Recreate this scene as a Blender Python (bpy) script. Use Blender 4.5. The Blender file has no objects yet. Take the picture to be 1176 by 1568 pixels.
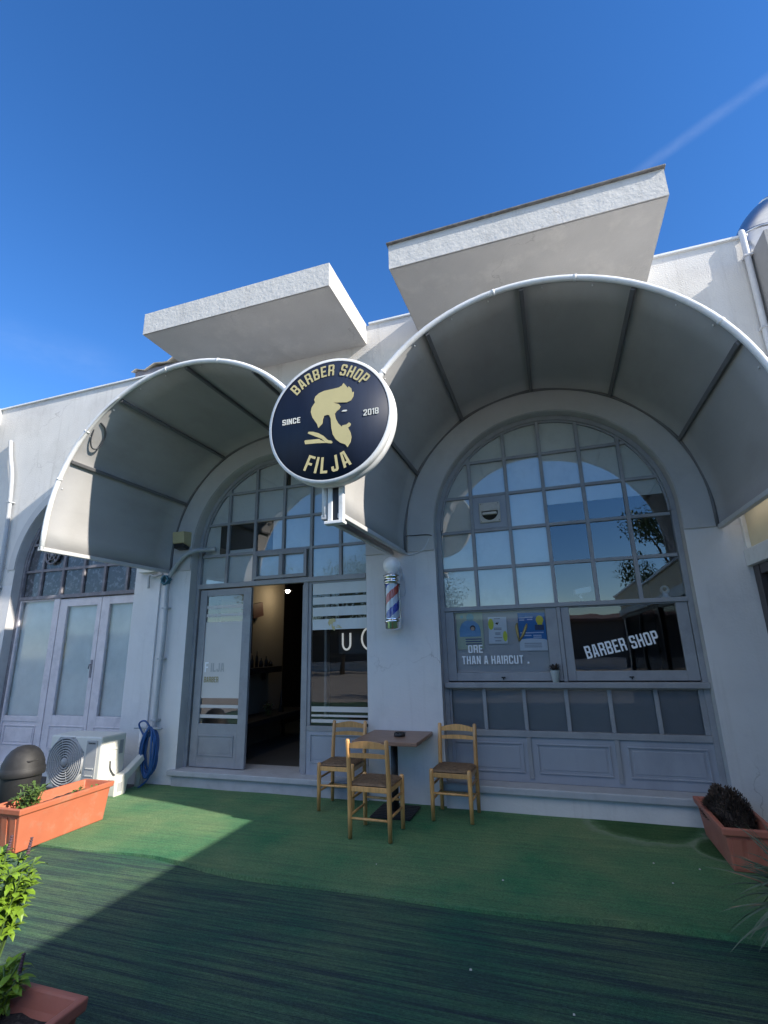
import bpy, bmesh, math, random
from mathutils import Vector, Matrix
R_ = math.radians
random.seed(7)
SC = bpy.context.scene
COL = SC.collection

# ------------------------------------------------------------------ camera
PITCH, ROLL, YAW = R_(15.2), R_(-1.38), R_(-18.2)
def cam_axes():
    cy, sy = math.cos(YAW), math.sin(YAW)
    f0 = Vector((sy, cy, 0)); r0 = Vector((cy, -sy, 0)); u0 = Vector((0, 0, 1))
    f = math.cos(PITCH)*f0 + math.sin(PITCH)*u0
    u = -math.sin(PITCH)*f0 + math.cos(PITCH)*u0
    r = math.cos(ROLL)*r0 + math.sin(ROLL)*u
    u2 = -math.sin(ROLL)*r0 + math.cos(ROLL)*u
    return r, u2, f
_r, _u, _f = cam_axes()
cam = bpy.data.cameras.new('camera'); cam.sensor_fit = 'HORIZONTAL'; cam.sensor_width = 36
cam.lens = 755.0/1176.0*36.0; cam.clip_start = 0.05; cam.clip_end = 2000
camo = bpy.data.objects.new('camera', cam); COL.objects.link(camo)
mw = Matrix(((_r.x, _u.x, -_f.x, 0), (_r.y, _u.y, -_f.y, -5.9), (_r.z, _u.z, -_f.z, 1.70), (0, 0, 0, 1)))
camo.matrix_world = mw
SC.camera = camo

# ------------------------------------------------------------------ sun and sky
TO_SUN = Vector((1.0, -0.228, 0.585)).normalized()
SUN_EL = math.asin(TO_SUN.z)
SUN_AZ = math.atan2(TO_SUN.x, TO_SUN.y)          # clockwise from +Y
w = bpy.data.worlds.new('World'); SC.world = w; w.use_nodes = True
nt = w.node_tree; nt.nodes.clear()
out = nt.nodes.new('ShaderNodeOutputWorld'); bg = nt.nodes.new('ShaderNodeBackground')
sky = nt.nodes.new('ShaderNodeTexSky'); sky.sky_type = 'NISHITA'; sky.sun_disc = False
sky.sun_elevation = SUN_EL; sky.sun_rotation = SUN_AZ
sky.air_density = 1.0; sky.dust_density = 0.0; sky.ozone_density = 4.0; sky.altitude = 600
bg.inputs['Strength'].default_value = 0.080
# one thin vapour streak at the upper right and a faint wisp at the left, otherwise clear
tc = nt.nodes.new('ShaderNodeTexCoord')
def wisp(centre, normal, wid, reach, amt, seed):
    def dot(v):
        d = nt.nodes.new('ShaderNodeVectorMath'); d.operation = 'DOT_PRODUCT'; d.inputs[1].default_value = v; nt.links.new(tc.outputs['Generated'], d.inputs[0]); return d.outputs['Value']
    def mapr(x, a, b, c, d):
        m = nt.nodes.new('ShaderNodeMapRange'); m.interpolation_type = 'SMOOTHSTEP'
        for k, v in zip((1, 2, 3, 4), (a, b, c, d)): m.inputs[k].default_value = v
        nt.links.new(x, m.inputs[0]); return m.outputs[0]
    def mul(a, b):
        m = nt.nodes.new('ShaderNodeMath'); m.operation = 'MULTIPLY'; nt.links.new(a, m.inputs[0])
        if isinstance(b, float): m.inputs[1].default_value = b
        else: nt.links.new(b, m.inputs[1])
        return m.outputs[0]
    ab = nt.nodes.new('ShaderNodeMath'); ab.operation = 'ABSOLUTE'; nt.links.new(dot(normal), ab.inputs[0])
    nz = nt.nodes.new('ShaderNodeTexNoise'); nz.inputs['Scale'].default_value = 9+seed; nz.inputs['Detail'].default_value = 8; nz.inputs['Roughness'].default_value = .65
    mp = nt.nodes.new('ShaderNodeMapping'); mp.inputs['Scale'].default_value = (1, 1, 2.2); mp.inputs['Location'].default_value = (seed, 0, 0)
    nt.links.new(tc.outputs['Generated'], mp.inputs[0]); nt.links.new(mp.outputs[0], nz.inputs['Vector'])
    return mul(mul(mul(mapr(ab.outputs[0], 0, wid, 1, 0), mapr(dot(centre), reach, 1.0, 0, 1)), mapr(nz.outputs[0], .3, .75, .25, 1)), amt)
w1 = wisp((.372, .595, .712), (-.371, -.6025, .7066), .012, .955, .075, 0.0)
w2 = wisp((-.722, .50, .478), (.40, -.25, .88), .05, .990, .035, 3.0)
sm = nt.nodes.new('ShaderNodeMath'); sm.operation = 'ADD'; nt.links.new(w1, sm.inputs[0]); nt.links.new(w2, sm.inputs[1])
mx = nt.nodes.new('ShaderNodeMixRGB'); mx.inputs[2].default_value = (5.5, 6.0, 6.6, 1)
hs = nt.nodes.new('ShaderNodeHueSaturation'); hs.inputs['Saturation'].default_value = 1.22; hs.inputs['Hue'].default_value = .507
nt.links.new(sm.outputs[0], mx.inputs[0])
nt.links.new(sky.outputs[0], hs.inputs['Color']); nt.links.new(hs.outputs[0], mx.inputs[1])
# unseen white cloud banks, added behind the camera to brighten the shaded facade
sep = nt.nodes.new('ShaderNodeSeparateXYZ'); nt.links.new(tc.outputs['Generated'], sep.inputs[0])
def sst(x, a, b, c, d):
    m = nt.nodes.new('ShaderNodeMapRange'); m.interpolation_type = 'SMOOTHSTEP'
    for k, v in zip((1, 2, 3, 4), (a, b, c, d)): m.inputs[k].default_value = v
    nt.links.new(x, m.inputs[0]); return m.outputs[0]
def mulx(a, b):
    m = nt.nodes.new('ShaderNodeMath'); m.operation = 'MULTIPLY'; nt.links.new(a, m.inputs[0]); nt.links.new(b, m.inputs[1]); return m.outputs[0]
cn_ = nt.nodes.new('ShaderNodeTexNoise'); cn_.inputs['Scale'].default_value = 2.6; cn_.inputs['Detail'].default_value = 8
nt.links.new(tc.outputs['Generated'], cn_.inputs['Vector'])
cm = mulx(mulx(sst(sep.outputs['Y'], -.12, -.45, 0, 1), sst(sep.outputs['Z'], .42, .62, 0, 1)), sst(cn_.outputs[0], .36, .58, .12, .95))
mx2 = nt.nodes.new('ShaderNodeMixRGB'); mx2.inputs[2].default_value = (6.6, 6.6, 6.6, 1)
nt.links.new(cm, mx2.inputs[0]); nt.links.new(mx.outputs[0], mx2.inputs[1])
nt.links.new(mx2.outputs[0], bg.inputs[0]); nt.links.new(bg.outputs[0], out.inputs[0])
sun = bpy.data.lights.new('sun', 'SUN'); sun.energy = 2.6; sun.angle = R_(0.53); sun.color = (1.0, 0.92, 0.80)
suno = bpy.data.objects.new('sun', sun); COL.objects.link(suno)
suno.rotation_euler = (-TO_SUN).to_track_quat('-Z', 'Y').to_euler(); suno.location = TO_SUN*40
SC.view_settings.view_transform = 'Standard'; SC.view_settings.look = 'None'
SC.view_settings.exposure = 1.7; SC.view_settings.gamma = 1.0
SC.render.engine = 'CYCLES'
SC.cycles.max_bounces = 8; SC.cycles.transparent_max_bounces = 12

# ------------------------------------------------------------------ materials
def lin(c): return c
def mat(name, col, rough=0.6, var=0.15, vscale=4.0, bump=0.0, bscale=60.0, metal=0.0, stretch=(1, 1, 1),
        stain=None, stain_amt=0.0, stain_scale=1.5, coat=0.0, spec=0.5, fine=0.0, cracks=0.0, drips=0.0):
    m = bpy.data.materials.new(name); m.use_nodes = True
    t = m.node_tree; n = t.nodes; L = t.links
    b = n['Principled BSDF']
    b.inputs['Roughness'].default_value = rough; b.inputs['Metallic'].default_value = metal
    b.inputs['Specular IOR Level'].default_value = spec
    if coat: b.inputs['Coat Weight'].default_value = coat
    tc = n.new('ShaderNodeTexCoord'); mp = n.new('ShaderNodeMapping'); mp.inputs['Scale'].default_value = stretch
    L.new(tc.outputs['Object'], mp.inputs[0])
    nz = n.new('ShaderNodeTexNoise'); nz.inputs['Scale'].default_value = vscale; nz.inputs['Detail'].default_value = 8
    nz.inputs['Roughness'].default_value = 0.62
    L.new(mp.outputs[0], nz.inputs['Vector'])
    r = n.new('ShaderNodeValToRGB')
    r.color_ramp.elements[0].position = 0.28; r.color_ramp.elements[1].position = 0.72
    r.color_ramp.elements[0].color = (*[max(0, c*(1-var)) for c in col], 1)
    r.color_ramp.elements[1].color = (*[min(1, c*(1+var*0.7)) for c in col], 1)
    L.new(nz.outputs[0], r.inputs[0]); last = r.outputs[0]
    if stain:
        n2 = n.new('ShaderNodeTexNoise'); n2.inputs['Scale'].default_value = stain_scale; n2.inputs['Detail'].default_value = 10
        n2.inputs['Roughness'].default_value = 0.7
        L.new(mp.outputs[0], n2.inputs['Vector'])
        r2 = n.new('ShaderNodeValToRGB'); r2.color_ramp.elements[0].position = 0.52; r2.color_ramp.elements[1].position = 0.72
        r2.color_ramp.elements[1].color = (stain_amt, stain_amt, stain_amt, 1)
        L.new(n2.outputs[0], r2.inputs[0])
        mx = n.new('ShaderNodeMixRGB'); mx.inputs[2].default_value = (*stain, 1)
        L.new(r2.outputs[0], mx.inputs[0]); L.new(last, mx.inputs[1]); last = mx.outputs[0]
    if drips:
        md = n.new('ShaderNodeMapping'); md.inputs['Scale'].default_value = (5.5, 5.5, .35); L.new(tc.outputs['Object'], md.inputs[0])
        nd = n.new('ShaderNodeTexNoise'); nd.inputs['Scale'].default_value = 1.6; nd.inputs['Detail'].default_value = 9; nd.inputs['Roughness'].default_value = .7; L.new(md.outputs[0], nd.inputs['Vector'])
        rd = n.new('ShaderNodeMapRange'); rd.inputs[1].default_value = .54; rd.inputs[2].default_value = .72; rd.inputs[3].default_value = 0; rd.inputs[4].default_value = drips; L.new(nd.outputs[0], rd.inputs[0])
        xd = n.new('ShaderNodeMixRGB'); xd.blend_type = 'MULTIPLY'; xd.inputs[2].default_value = (.55, .53, .50, 1); L.new(rd.outputs[0], xd.inputs[0]); L.new(last, xd.inputs[1]); last = xd.outputs[0]
    if cracks:
        nw = n.new('ShaderNodeTexNoise'); nw.inputs['Scale'].default_value = 5; nw.inputs['Detail'].default_value = 5; L.new(tc.outputs['Object'], nw.inputs['Vector'])
        am = n.new('ShaderNodeMixRGB'); am.blend_type = 'ADD'; am.inputs[0].default_value = .35; L.new(tc.outputs['Object'], am.inputs[1]); L.new(nw.outputs['Color'], am.inputs[2])
        vo = n.new('ShaderNodeTexVoronoi'); vo.feature = 'DISTANCE_TO_EDGE'; vo.inputs['Scale'].default_value = .9; L.new(am.outputs[0], vo.inputs['Vector'])
        rc = n.new('ShaderNodeMapRange'); rc.inputs[1].default_value = .0; rc.inputs[2].default_value = .006; rc.inputs[3].default_value = cracks; rc.inputs[4].default_value = 0; L.new(vo.outputs['Distance'], rc.inputs[0])
        nm = n.new('ShaderNodeTexNoise'); nm.inputs['Scale'].default_value = .8; L.new(tc.outputs['Object'], nm.inputs['Vector'])
        rm = n.new('ShaderNodeMapRange'); rm.inputs[1].default_value = .5; rm.inputs[2].default_value = .6; L.new(nm.outputs[0], rm.inputs[0])
        mm_ = n.new('ShaderNodeMath'); mm_.operation = 'MULTIPLY'; L.new(rc.outputs[0], mm_.inputs[0]); L.new(rm.outputs[0], mm_.inputs[1])
        xc = n.new('ShaderNodeMixRGB'); xc.inputs[2].default_value = (.16, .15, .15, 1); L.new(mm_.outputs[0], xc.inputs[0]); L.new(last, xc.inputs[1]); last = xc.outputs[0]
    if fine:
        n4 = n.new('ShaderNodeTexNoise'); n4.inputs['Scale'].default_value = 180; n4.inputs['Detail'].default_value = 3
        L.new(tc.outputs['Object'], n4.inputs['Vector'])
        mr = n.new('ShaderNodeMapRange'); mr.inputs[1].default_value = .3; mr.inputs[2].default_value = .7
        mr.inputs[3].default_value = 1-fine; mr.inputs[4].default_value = 1+fine*.5
        L.new(n4.outputs[0], mr.inputs[0])
        ml = n.new('ShaderNodeMixRGB'); ml.blend_type = 'MULTIPLY'; ml.inputs[0].default_value = 1
        L.new(last, ml.inputs[1]); L.new(mr.outputs[0], ml.inputs[2]); last = ml.outputs[0]
    L.new(last, b.inputs['Base Color'])
    if bump:
        n3 = n.new('ShaderNodeTexNoise'); n3.inputs['Scale'].default_value = bscale; n3.inputs['Detail'].default_value = 6
        L.new(mp.outputs[0], n3.inputs['Vector'])
        bp = n.new('ShaderNodeBump'); bp.inputs['Strength'].default_value = bump; bp.inputs['Distance'].default_value = 0.01
        L.new(n3.outputs[0], bp.inputs['Height']); L.new(bp.outputs[0], b.inputs['Normal'])
    return m
def emit(name, col, s):
    m = bpy.data.materials.new(name); m.use_nodes = True; b = m.node_tree.nodes['Principled BSDF']
    b.inputs['Base Color'].default_value = (*col, 1); b.inputs['Emission Color'].default_value = (*col, 1); b.inputs['Emission Strength'].default_value = s
    return m
def glass_mat(name, tint=(0.9, 0.95, 0.95), gain=1.6, rough=0.0):
    m = bpy.data.materials.new(name); m.use_nodes = True; t = m.node_tree; t.nodes.clear()
    o = t.nodes.new('ShaderNodeOutputMaterial'); mix = t.nodes.new('ShaderNodeMixShader')
    tr = t.nodes.new('ShaderNodeBsdfTransparent'); tr.inputs[0].default_value = (*tint, 1)
    gl = t.nodes.new('ShaderNodeBsdfGlossy'); gl.inputs['Roughness'].default_value = rough
    fr = t.nodes.new('ShaderNodeFresnel'); fr.inputs['IOR'].default_value = 1.52
    mu = t.nodes.new('ShaderNodeMath'); mu.operation = 'MULTIPLY'; mu.inputs[1].default_value = gain; mu.use_clamp = True
    nzz = t.nodes.new('ShaderNodeTexNoise'); nzz.inputs['Scale'].default_value = 1.3
    tcc = t.nodes.new('ShaderNodeTexCoord'); t.links.new(tcc.outputs['Object'], nzz.inputs['Vector'])
    bp = t.nodes.new('ShaderNodeBump'); bp.inputs['Strength'].default_value = 0.10; bp.inputs['Distance'].default_value = 0.02
    t.links.new(nzz.outputs[0], bp.inputs['Height']); t.links.new(bp.outputs[0], gl.inputs['Normal'])
    t.links.new(fr.outputs[0], mu.inputs[0]); t.links.new(mu.outputs[0], mix.inputs[0])
    t.links.new(tr.outputs[0], mix.inputs[1]); t.links.new(gl.outputs[0], mix.inputs[2]); t.links.new(mix.outputs[0], o.inputs[0])
    return m

M = {}
M['upper'] = mat('rough_white_plaster', (0.62, 0.61, 0.59), .85, .08, 1.5, .5, 70, stain=(.40, .39, .37), stain_amt=.45, stain_scale=1.2, fine=.05, cracks=.5, drips=.4)
M['pier'] = mat('blue_grey_painted_plaster', (0.64, 0.635, 0.635), .7, .06, 1.8, .25, 40, stain=(.47, .47, .49), stain_amt=.5, stain_scale=1.3, cracks=.45, drips=.22)
M['arch'] = mat('grey_moulding_paint', (0.48, 0.475, 0.47), .65, .07, 2.5, .2, 40, stain=(.27, .27, .28), stain_amt=.4)
M['frame'] = mat('slate_frame_paint', (0.29, 0.30, 0.32), .45, .12, 5, .12, 30, stain=(.17, .18, .20), stain_amt=.55, stain_scale=3, fine=.06)
M['panel'] = mat('slate_panel_paint', (0.31, 0.335, 0.385), .5, .08, 3, .1, 25, stain=(.21, .23, .27), stain_amt=.5, stain_scale=2, stretch=(1, 1, .4))
M['lilac'] = mat('weathered_lilac_paint', (0.64, 0.595, 0.615), .6, .12, 6, .15, 30, stain=(.38, .36, .40), stain_amt=.6, stain_scale=5)
M['oldframe'] = mat('old_brown_grey_paint', (0.19, 0.18, 0.20), .7, .2, 9, .2, 40, stain=(.45, .44, .45), stain_amt=.4, stain_scale=9)
M['concrete'] = mat('stucco_white', (0.56, 0.555, 0.54), .9, .12, 2.2, .55, 28, stain=(.38, .37, .35), stain_amt=.55, stain_scale=2.2, fine=.08, drips=.35, cracks=.4)
M['soffit'] = mat('soffit_plaster', (0.55, 0.54, 0.52), .85, .08, 2, .25, 50, stain=(.68, .66, .62), stain_amt=.7, stain_scale=2.6, cracks=.35)
M['flash'] = mat('weathered_flashing', (0.17, 0.16, 0.15), .7, .5, 14, .5, 40)
M['whitemetal'] = mat('white_painted_metal', (0.70, 0.71, 0.71), .4, .08, 8, stain=(.4, .37, .33), stain_amt=.4, stain_scale=9)
M['fabric'] = mat('awning_canvas', (0.37, 0.365, 0.36), .75, .10, 2.2, .8, 3.2, stain=(.28, .26, .24), stain_amt=.5, stain_scale=1.4, fine=.04, stretch=(1, .45, 1))
M['rib'] = mat('awning_tube_grey', (0.13, 0.13, 0.135), .45, .1, 8)
M['railgrey'] = mat('awning_rail_grey', (0.50, 0.50, 0.50), .4, .1, 8)
M['film'] = mat('frosted_window_film', (0.76, 0.76, 0.74), .6, .07, 3, .05, 8, stain=(.40, .41, .40), stain_amt=.4, stain_scale=3)
M['film_board'] = mat('grey_window_film', (0.42, 0.42, 0.425), .5, .06, 3)
M['film_dark'] = mat('dark_frosted_film', (0.21, 0.22, 0.235), .4, .06, 2)
M['film_door'] = mat('frosted_door_film', (0.60, 0.575, 0.55), .5, .05, 2)
M['film_white'] = mat('white_stripe_film', (0.58, 0.62, 0.63), .35, .08, 3)
M['peel'] = mat('peeling_pane_paint', (0.15, 0.145, 0.16), .6, .1, 5, stain=(.62, .62, .66), stain_amt=1.0, stain_scale=14)
M['curtain'] = mat('pale_dusty_glass_backing', (0.84, 0.86, 0.84), .8, .10, 3, stain=(.66, .70, .70), stain_amt=.5, stain_scale=4)
M['glass'] = glass_mat('window_glass', gain=4.2)
M['oldglass'] = glass_mat('dusty_glass', (0.98, 0.99, 0.99), .9, .06)
M['lowglass'] = glass_mat('low_pane_glass', (.98, .99, .99), gain=.8)
M['sideglass'] = glass_mat('side_pane_glass', gain=2.6)
M['tubeglass'] = glass_mat('pole_glass', (.97, .98, .98), .9)
M['white_letter'] = mat('white_vinyl', (0.85, 0.87, 0.90), .4, .03, 5)
M['grey_letter'] = mat('grey_vinyl', (0.42, 0.42, 0.41), .4, .03, 5)
M['gold_letter'] = mat('gold_vinyl', (0.34, 0.29, 0.15), .4, .05, 5)
M['navy'] = mat('sign_navy', (0.011, 0.019, 0.042), .55, .15, 3, stretch=(6, 6, .5), spec=.25)
M['gold'] = mat('sign_gold', (0.56, 0.48, 0.23), .4, .06, 6)
M['signwhite'] = mat('sign_pale', (0.75, 0.74, 0.66), .4, .03, 6)
M['chrome'] = mat('chrome', (0.80, 0.80, 0.82), .12, .03, 5, metal=1.0)
M['red'] = mat('stripe_red', (0.62, 0.05, 0.035), .3, .03, 5, coat=.5)
M['blue'] = mat('stripe_blue', (0.02, 0.06, 0.48), .3, .03, 5, coat=.5)
M['polewhite'] = mat('stripe_white', (0.80, 0.80, 0.84), .3, .03, 5, coat=.5)
M['globe'] = mat('opal_globe', (0.86, 0.86, 0.86), .3, .06, 9, coat=.6)
M['wood'] = mat('varnished_pine', (0.62, 0.34, 0.125), .38, .28, 7, .08, 40, stretch=(6, 6, 1), coat=.25)
def vary(m, amt):
    t = m.node_tree; b = t.nodes['Principled BSDF']; l = b.inputs['Base Color'].links[0]; src = l.from_socket
    oi = t.nodes.new('ShaderNodeObjectInfo'); mr = t.nodes.new('ShaderNodeMapRange'); mr.inputs[3].default_value = 1-amt; mr.inputs[4].default_value = 1+amt
    t.links.new(oi.outputs['Random'], mr.inputs[0]); h = t.nodes.new('ShaderNodeHueSaturation'); t.links.new(mr.outputs[0], h.inputs['Value'])
    t.links.new(src, h.inputs['Color']); t.links.new(h.outputs[0], b.inputs['Base Color'])
vary(M['wood'], .22)
M['rush'] = mat('rush_seat', (0.20, 0.135, 0.085), .85, .45, 26, .9, 90, stretch=(1, 1, 1))
M['laminate'] = mat('brown_laminate', (0.25, 0.155, 0.11), .4, .30, 6, .04, 50, stretch=(1, 9, 9))
M['black'] = mat('black_plastic', (0.018, 0.018, 0.020), .42, .2, 6)
M['binblack'] = mat('bin_black_plastic', (0.016, 0.016, 0.017), .62, .2, 6, stain=(.05, .05, .05), stain_amt=.4, stain_scale=8)
M['blackmetal'] = mat('black_cast_iron', (0.02, 0.02, 0.022), .5, .2, 8)
M['terra'] = mat('orange_plastic_planter', (0.45, 0.135, 0.07), .55, .10, 5, .08, 50, stain=(.36, .22, .15), stain_amt=.65, stain_scale=6)
M['terra2'] = mat('faded_planter_plastic', (0.44, 0.15, 0.10), .55, .14, 5, .08, 50, stain=(.42, .22, .17), stain_amt=.5, stain_scale=6)
M['soil'] = mat('potting_soil', (0.030, 0.024, 0.019), .95, .6, 40, 1.0, 60, stain=(.22, .2, .17), stain_amt=.5, stain_scale=45)
M['leaf'] = mat('basil_leaf', (0.17, 0.29, 0.025), .45, .35, 16)
M['leaf2'] = mat('planter_leaf', (0.085, 0.15, 0.035), .5, .4, 16)
M['dry'] = mat('dry_brown_foliage', (0.075, 0.052, 0.040), .9, .5, 20)
M['spike'] = mat('blade_leaf', (0.10, 0.14, 0.09), .5, .35, 8)
M['tan'] = mat('dead_tan_leaf', (0.36, 0.22, 0.13), .8, .3, 10)
M['purple'] = mat('basil_flower', (0.10, 0.055, 0.07), .8, .3, 20)
M['acwhite'] = mat('aged_white_plastic', (0.66, 0.655, 0.60), .5, .05, 5, stain=(.5, .48, .42), stain_amt=.4, stain_scale=5)
M['acgrey'] = mat('grille_grey', (0.36, 0.37, 0.38), .5, .08, 6)
M['acdark'] = mat('grille_shadow_cavity', (0.05, 0.052, 0.055), .6, .1, 6)
M['hose'] = mat('blue_hose', (0.010, 0.075, 0.25), .45, .2, 9, coat=.2)
M['peelwhite'] = mat('flaking_white_pipe', (0.68, 0.67, 0.64), .6, .08, 9, .2, 30, stain=(.14, .11, .09), stain_amt=1.0, stain_scale=11)
M['pipe'] = mat('grey_conduit', (0.40, 0.42, 0.44), .5, .12, 6, stain=(.25, .25, .26), stain_amt=.5, stain_scale=8)
M['cable'] = mat('dark_cable', (0.05, 0.055, 0.065), .5, .1, 6)
M['cablelight'] = mat('pale_cable', (0.55, 0.57, 0.60), .5, .1, 6)
M['beige'] = mat('yellowed_plastic', (0.50, 0.43, 0.24), .5, .1, 8)
M['cream'] = mat('cream_fascia', (0.66, 0.58, 0.40), .6, .08, 3, .1, 30)
M['brown'] = mat('brown_aluminium', (0.045, 0.035, 0.035), .35, .1, 5)
M['duct'] = mat('galvanised_duct', (0.55, 0.56, 0.58), .30, .12, 4, metal=1.0, stretch=(1, 1, 6))
M['asphalt'] = mat('asphalt', (0.36, 0.335, 0.30), .95, .25, 6, .6, 120, stain=(.42, .39, .35), stain_amt=.6, stain_scale=1.2, fine=.3)
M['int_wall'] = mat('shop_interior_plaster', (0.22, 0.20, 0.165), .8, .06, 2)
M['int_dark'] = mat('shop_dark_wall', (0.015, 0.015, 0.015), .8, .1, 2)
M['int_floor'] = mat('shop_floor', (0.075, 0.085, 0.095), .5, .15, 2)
M['intobj'] = mat('dark_furniture', (0.018, 0.018, 0.02), .6, .2, 4)
M['marble'] = mat('marble_threshold', (0.42, 0.44, 0.47), .55, .12, 5, .05, 30, stain=(.24, .25, .27), stain_amt=.5, stain_scale=4)
M['bark'] = mat('bark', (0.10, 0.075, 0.05), .9, .3, 10, .8, 30)
M['treeleaf'] = mat('tree_leaf', (0.05, 0.10, 0.03), .6, .4, 3)
M['vent'] = mat('vent_cover_beige', (0.52, 0.49, 0.44), .5, .08, 8, stain=(.25, .22, .19), stain_amt=.6, stain_scale=10)
M['tarp'] = mat('weathered_tarp', (0.55, 0.50, 0.42), .8, .2, 6, .4, 20)
M['lamp'] = emit('lit_bulb', (1.0, 0.90, 0.72), 6)
M['neon'] = emit('neon_white', (0.8, 0.79, 0.77), .16)
#M['carpaint'] = mat('white_car_paint', (0.7, 0.7, 0.72), .25, .02, 3, coat=.8)

def turf_mat(name, worn):
    m = bpy.data.materials.new(name); m.use_nodes = True; t = m.node_tree; n = t.nodes; L = t.links
    b = n['Principled BSDF']; b.inputs['Roughness'].default_value = .95; b.inputs['Specular IOR Level'].default_value = .15
    tc = n.new('ShaderNodeTexCoord')
    def noise(sc, scale, det=6, rough=.6):
        mp = n.new('ShaderNodeMapping'); mp.inputs['Scale'].default_value = sc
        mp.inputs['Rotation'].default_value = (0, 0, R_(1.5))
        L.new(tc.outputs['Object'], mp.inputs[0])
        z = n.new('ShaderNodeTexNoise'); z.inputs['Scale'].default_value = scale; z.inputs['Detail'].default_value = det; z.inputs['Roughness'].default_value = rough
        L.new(mp.outputs[0], z.inputs['Vector']); return z.outputs[0]
    def ramp(src, p0, p1, c0, c1):
        r = n.new('ShaderNodeValToRGB'); r.color_ramp.elements[0].position = p0; r.color_ramp.elements[1].position = p1
        r.color_ramp.elements[0].color = (*c0, 1); r.color_ramp.elements[1].color = (*c1, 1); L.new(src, r.inputs[0]); return r.outputs[0]
    def mix(f, a, c, mode='MIX'):
        x = n.new('ShaderNodeMixRGB'); x.blend_type = mode
        if isinstance(f, float): x.inputs[0].default_value = f
        else: L.new(f, x.inputs[0])
        L.new(a, x.inputs[1])
        if isinstance(c, tuple): x.inputs[2].default_value = (*c, 1)
        else: L.new(c, x.inputs[2])
        return x.outputs[0]
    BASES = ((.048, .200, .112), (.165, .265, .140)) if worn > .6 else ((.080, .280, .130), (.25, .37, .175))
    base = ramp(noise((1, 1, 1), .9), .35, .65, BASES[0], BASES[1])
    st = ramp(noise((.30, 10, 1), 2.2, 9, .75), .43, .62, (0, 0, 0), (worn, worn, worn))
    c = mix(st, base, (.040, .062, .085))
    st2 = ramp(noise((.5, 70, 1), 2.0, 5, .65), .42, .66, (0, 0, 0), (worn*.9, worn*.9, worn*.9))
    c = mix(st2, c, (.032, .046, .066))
    gr = ramp(noise((1, 2.2, 1), 60, 4, .8), .3, .7, (.55, .55, .55), (1.25, 1.25, 1.25))
    c = mix(1.0, c, gr, 'MULTIPLY')
    fz = ramp(noise((1, 1, 1), 240, 2, .8), .3, .7, (.6, .6, .6), (1.3, 1.3, 1.3))
    c = mix(1.0, c, fz, 'MULTIPLY')
    # two wet stains with pale tide marks in front of the shop window
    def stain(cx, cy, rx, ry, c):
        sp = n.new('ShaderNodeMapping'); sp.vector_type = 'POINT'
        sp.inputs['Location'].default_value = (-cx/rx, -cy/ry, 0); sp.inputs['Scale'].default_value = (1/rx, 1/ry, 0)
        L.new(tc.outputs['Object'], sp.inputs[0])
        wob = n.new('ShaderNodeTexNoise'); wob.inputs['Scale'].default_value = 5; L.new(tc.outputs['Object'], wob.inputs['Vector'])
        ln = n.new('ShaderNodeVectorMath'); ln.operation = 'LENGTH'; L.new(sp.outputs[0], ln.inputs[0])
        ad = n.new('ShaderNodeMath'); ad.operation = 'MULTIPLY_ADD'; ad.inputs[1].default_value = .30; L.new(wob.outputs[0], ad.inputs[0]); L.new(ln.outputs['Value'], ad.inputs[2])
        r = n.new('ShaderNodeValToRGB'); e = r.color_ramp.elements
        e[0].position = .86; e[0].color = (1, 1, 1, 1); e[1].position = 1.03; e[1].color = (0, 0, 0, 1)
        L.new(ad.outputs[0], r.inputs[0])
        c = mix(r.outputs[0], c, mix(1.0, c, (.40, .52, .40), 'MULTIPLY'))
        r2 = n.new('ShaderNodeValToRGB'); e = r2.color_ramp.elements
        e[0].position = .98; e[0].color = (0, 0, 0, 1); e[1].position = 1.0; e[1].color = (.45, .45, .45, 1)
        q = r2.color_ramp.elements.new(.999); q.color = (.45, .45, .45, 1)
        mm = n.new('ShaderNodeMapRange'); mm.inputs[1].default_value = .98; mm.inputs[2].default_value = 1.03; L.new(ad.outputs[0], mm.inputs[0])
        m2 = n.new('ShaderNodeMapRange'); m2.inputs[1].default_value = 1.16; m2.inputs[2].default_value = 1.03; L.new(ad.outputs[0], m2.inputs[0])
        pr = n.new('ShaderNodeMath'); pr.operation = 'MULTIPLY'; L.new(mm.outputs[0], pr.inputs[0]); L.new(m2.outputs[0], pr.inputs[1])
        p2 = n.new('ShaderNodeMath'); p2.operation = 'MULTIPLY'; p2.inputs[1].default_value = .5; L.new(pr.outputs[0], p2.inputs[0])
        return mix(p2.outputs[0], c, (.30, .36, .27))
    if worn < .6:
        c = stain(.63, .0, .60, .66, c); c = stain(1.13, -.58, .22, .30, c)
    L.new(c, b.inputs['Base Color'])
    bp = n.new('ShaderNodeBump'); bp.inputs['Strength'].default_value = .9; bp.inputs['Distance'].default_value = .012
    L.new(noise((1, 2, 1), 130, 4, .8), bp.inputs['Height']); L.new(bp.outputs[0], b.inputs['Normal'])
    return m
M['turf_far'] = turf_mat('artificial_turf_short', .26)
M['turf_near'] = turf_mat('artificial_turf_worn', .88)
M['turf_patch'] = turf_mat('artificial_turf_patch', .12)

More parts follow.
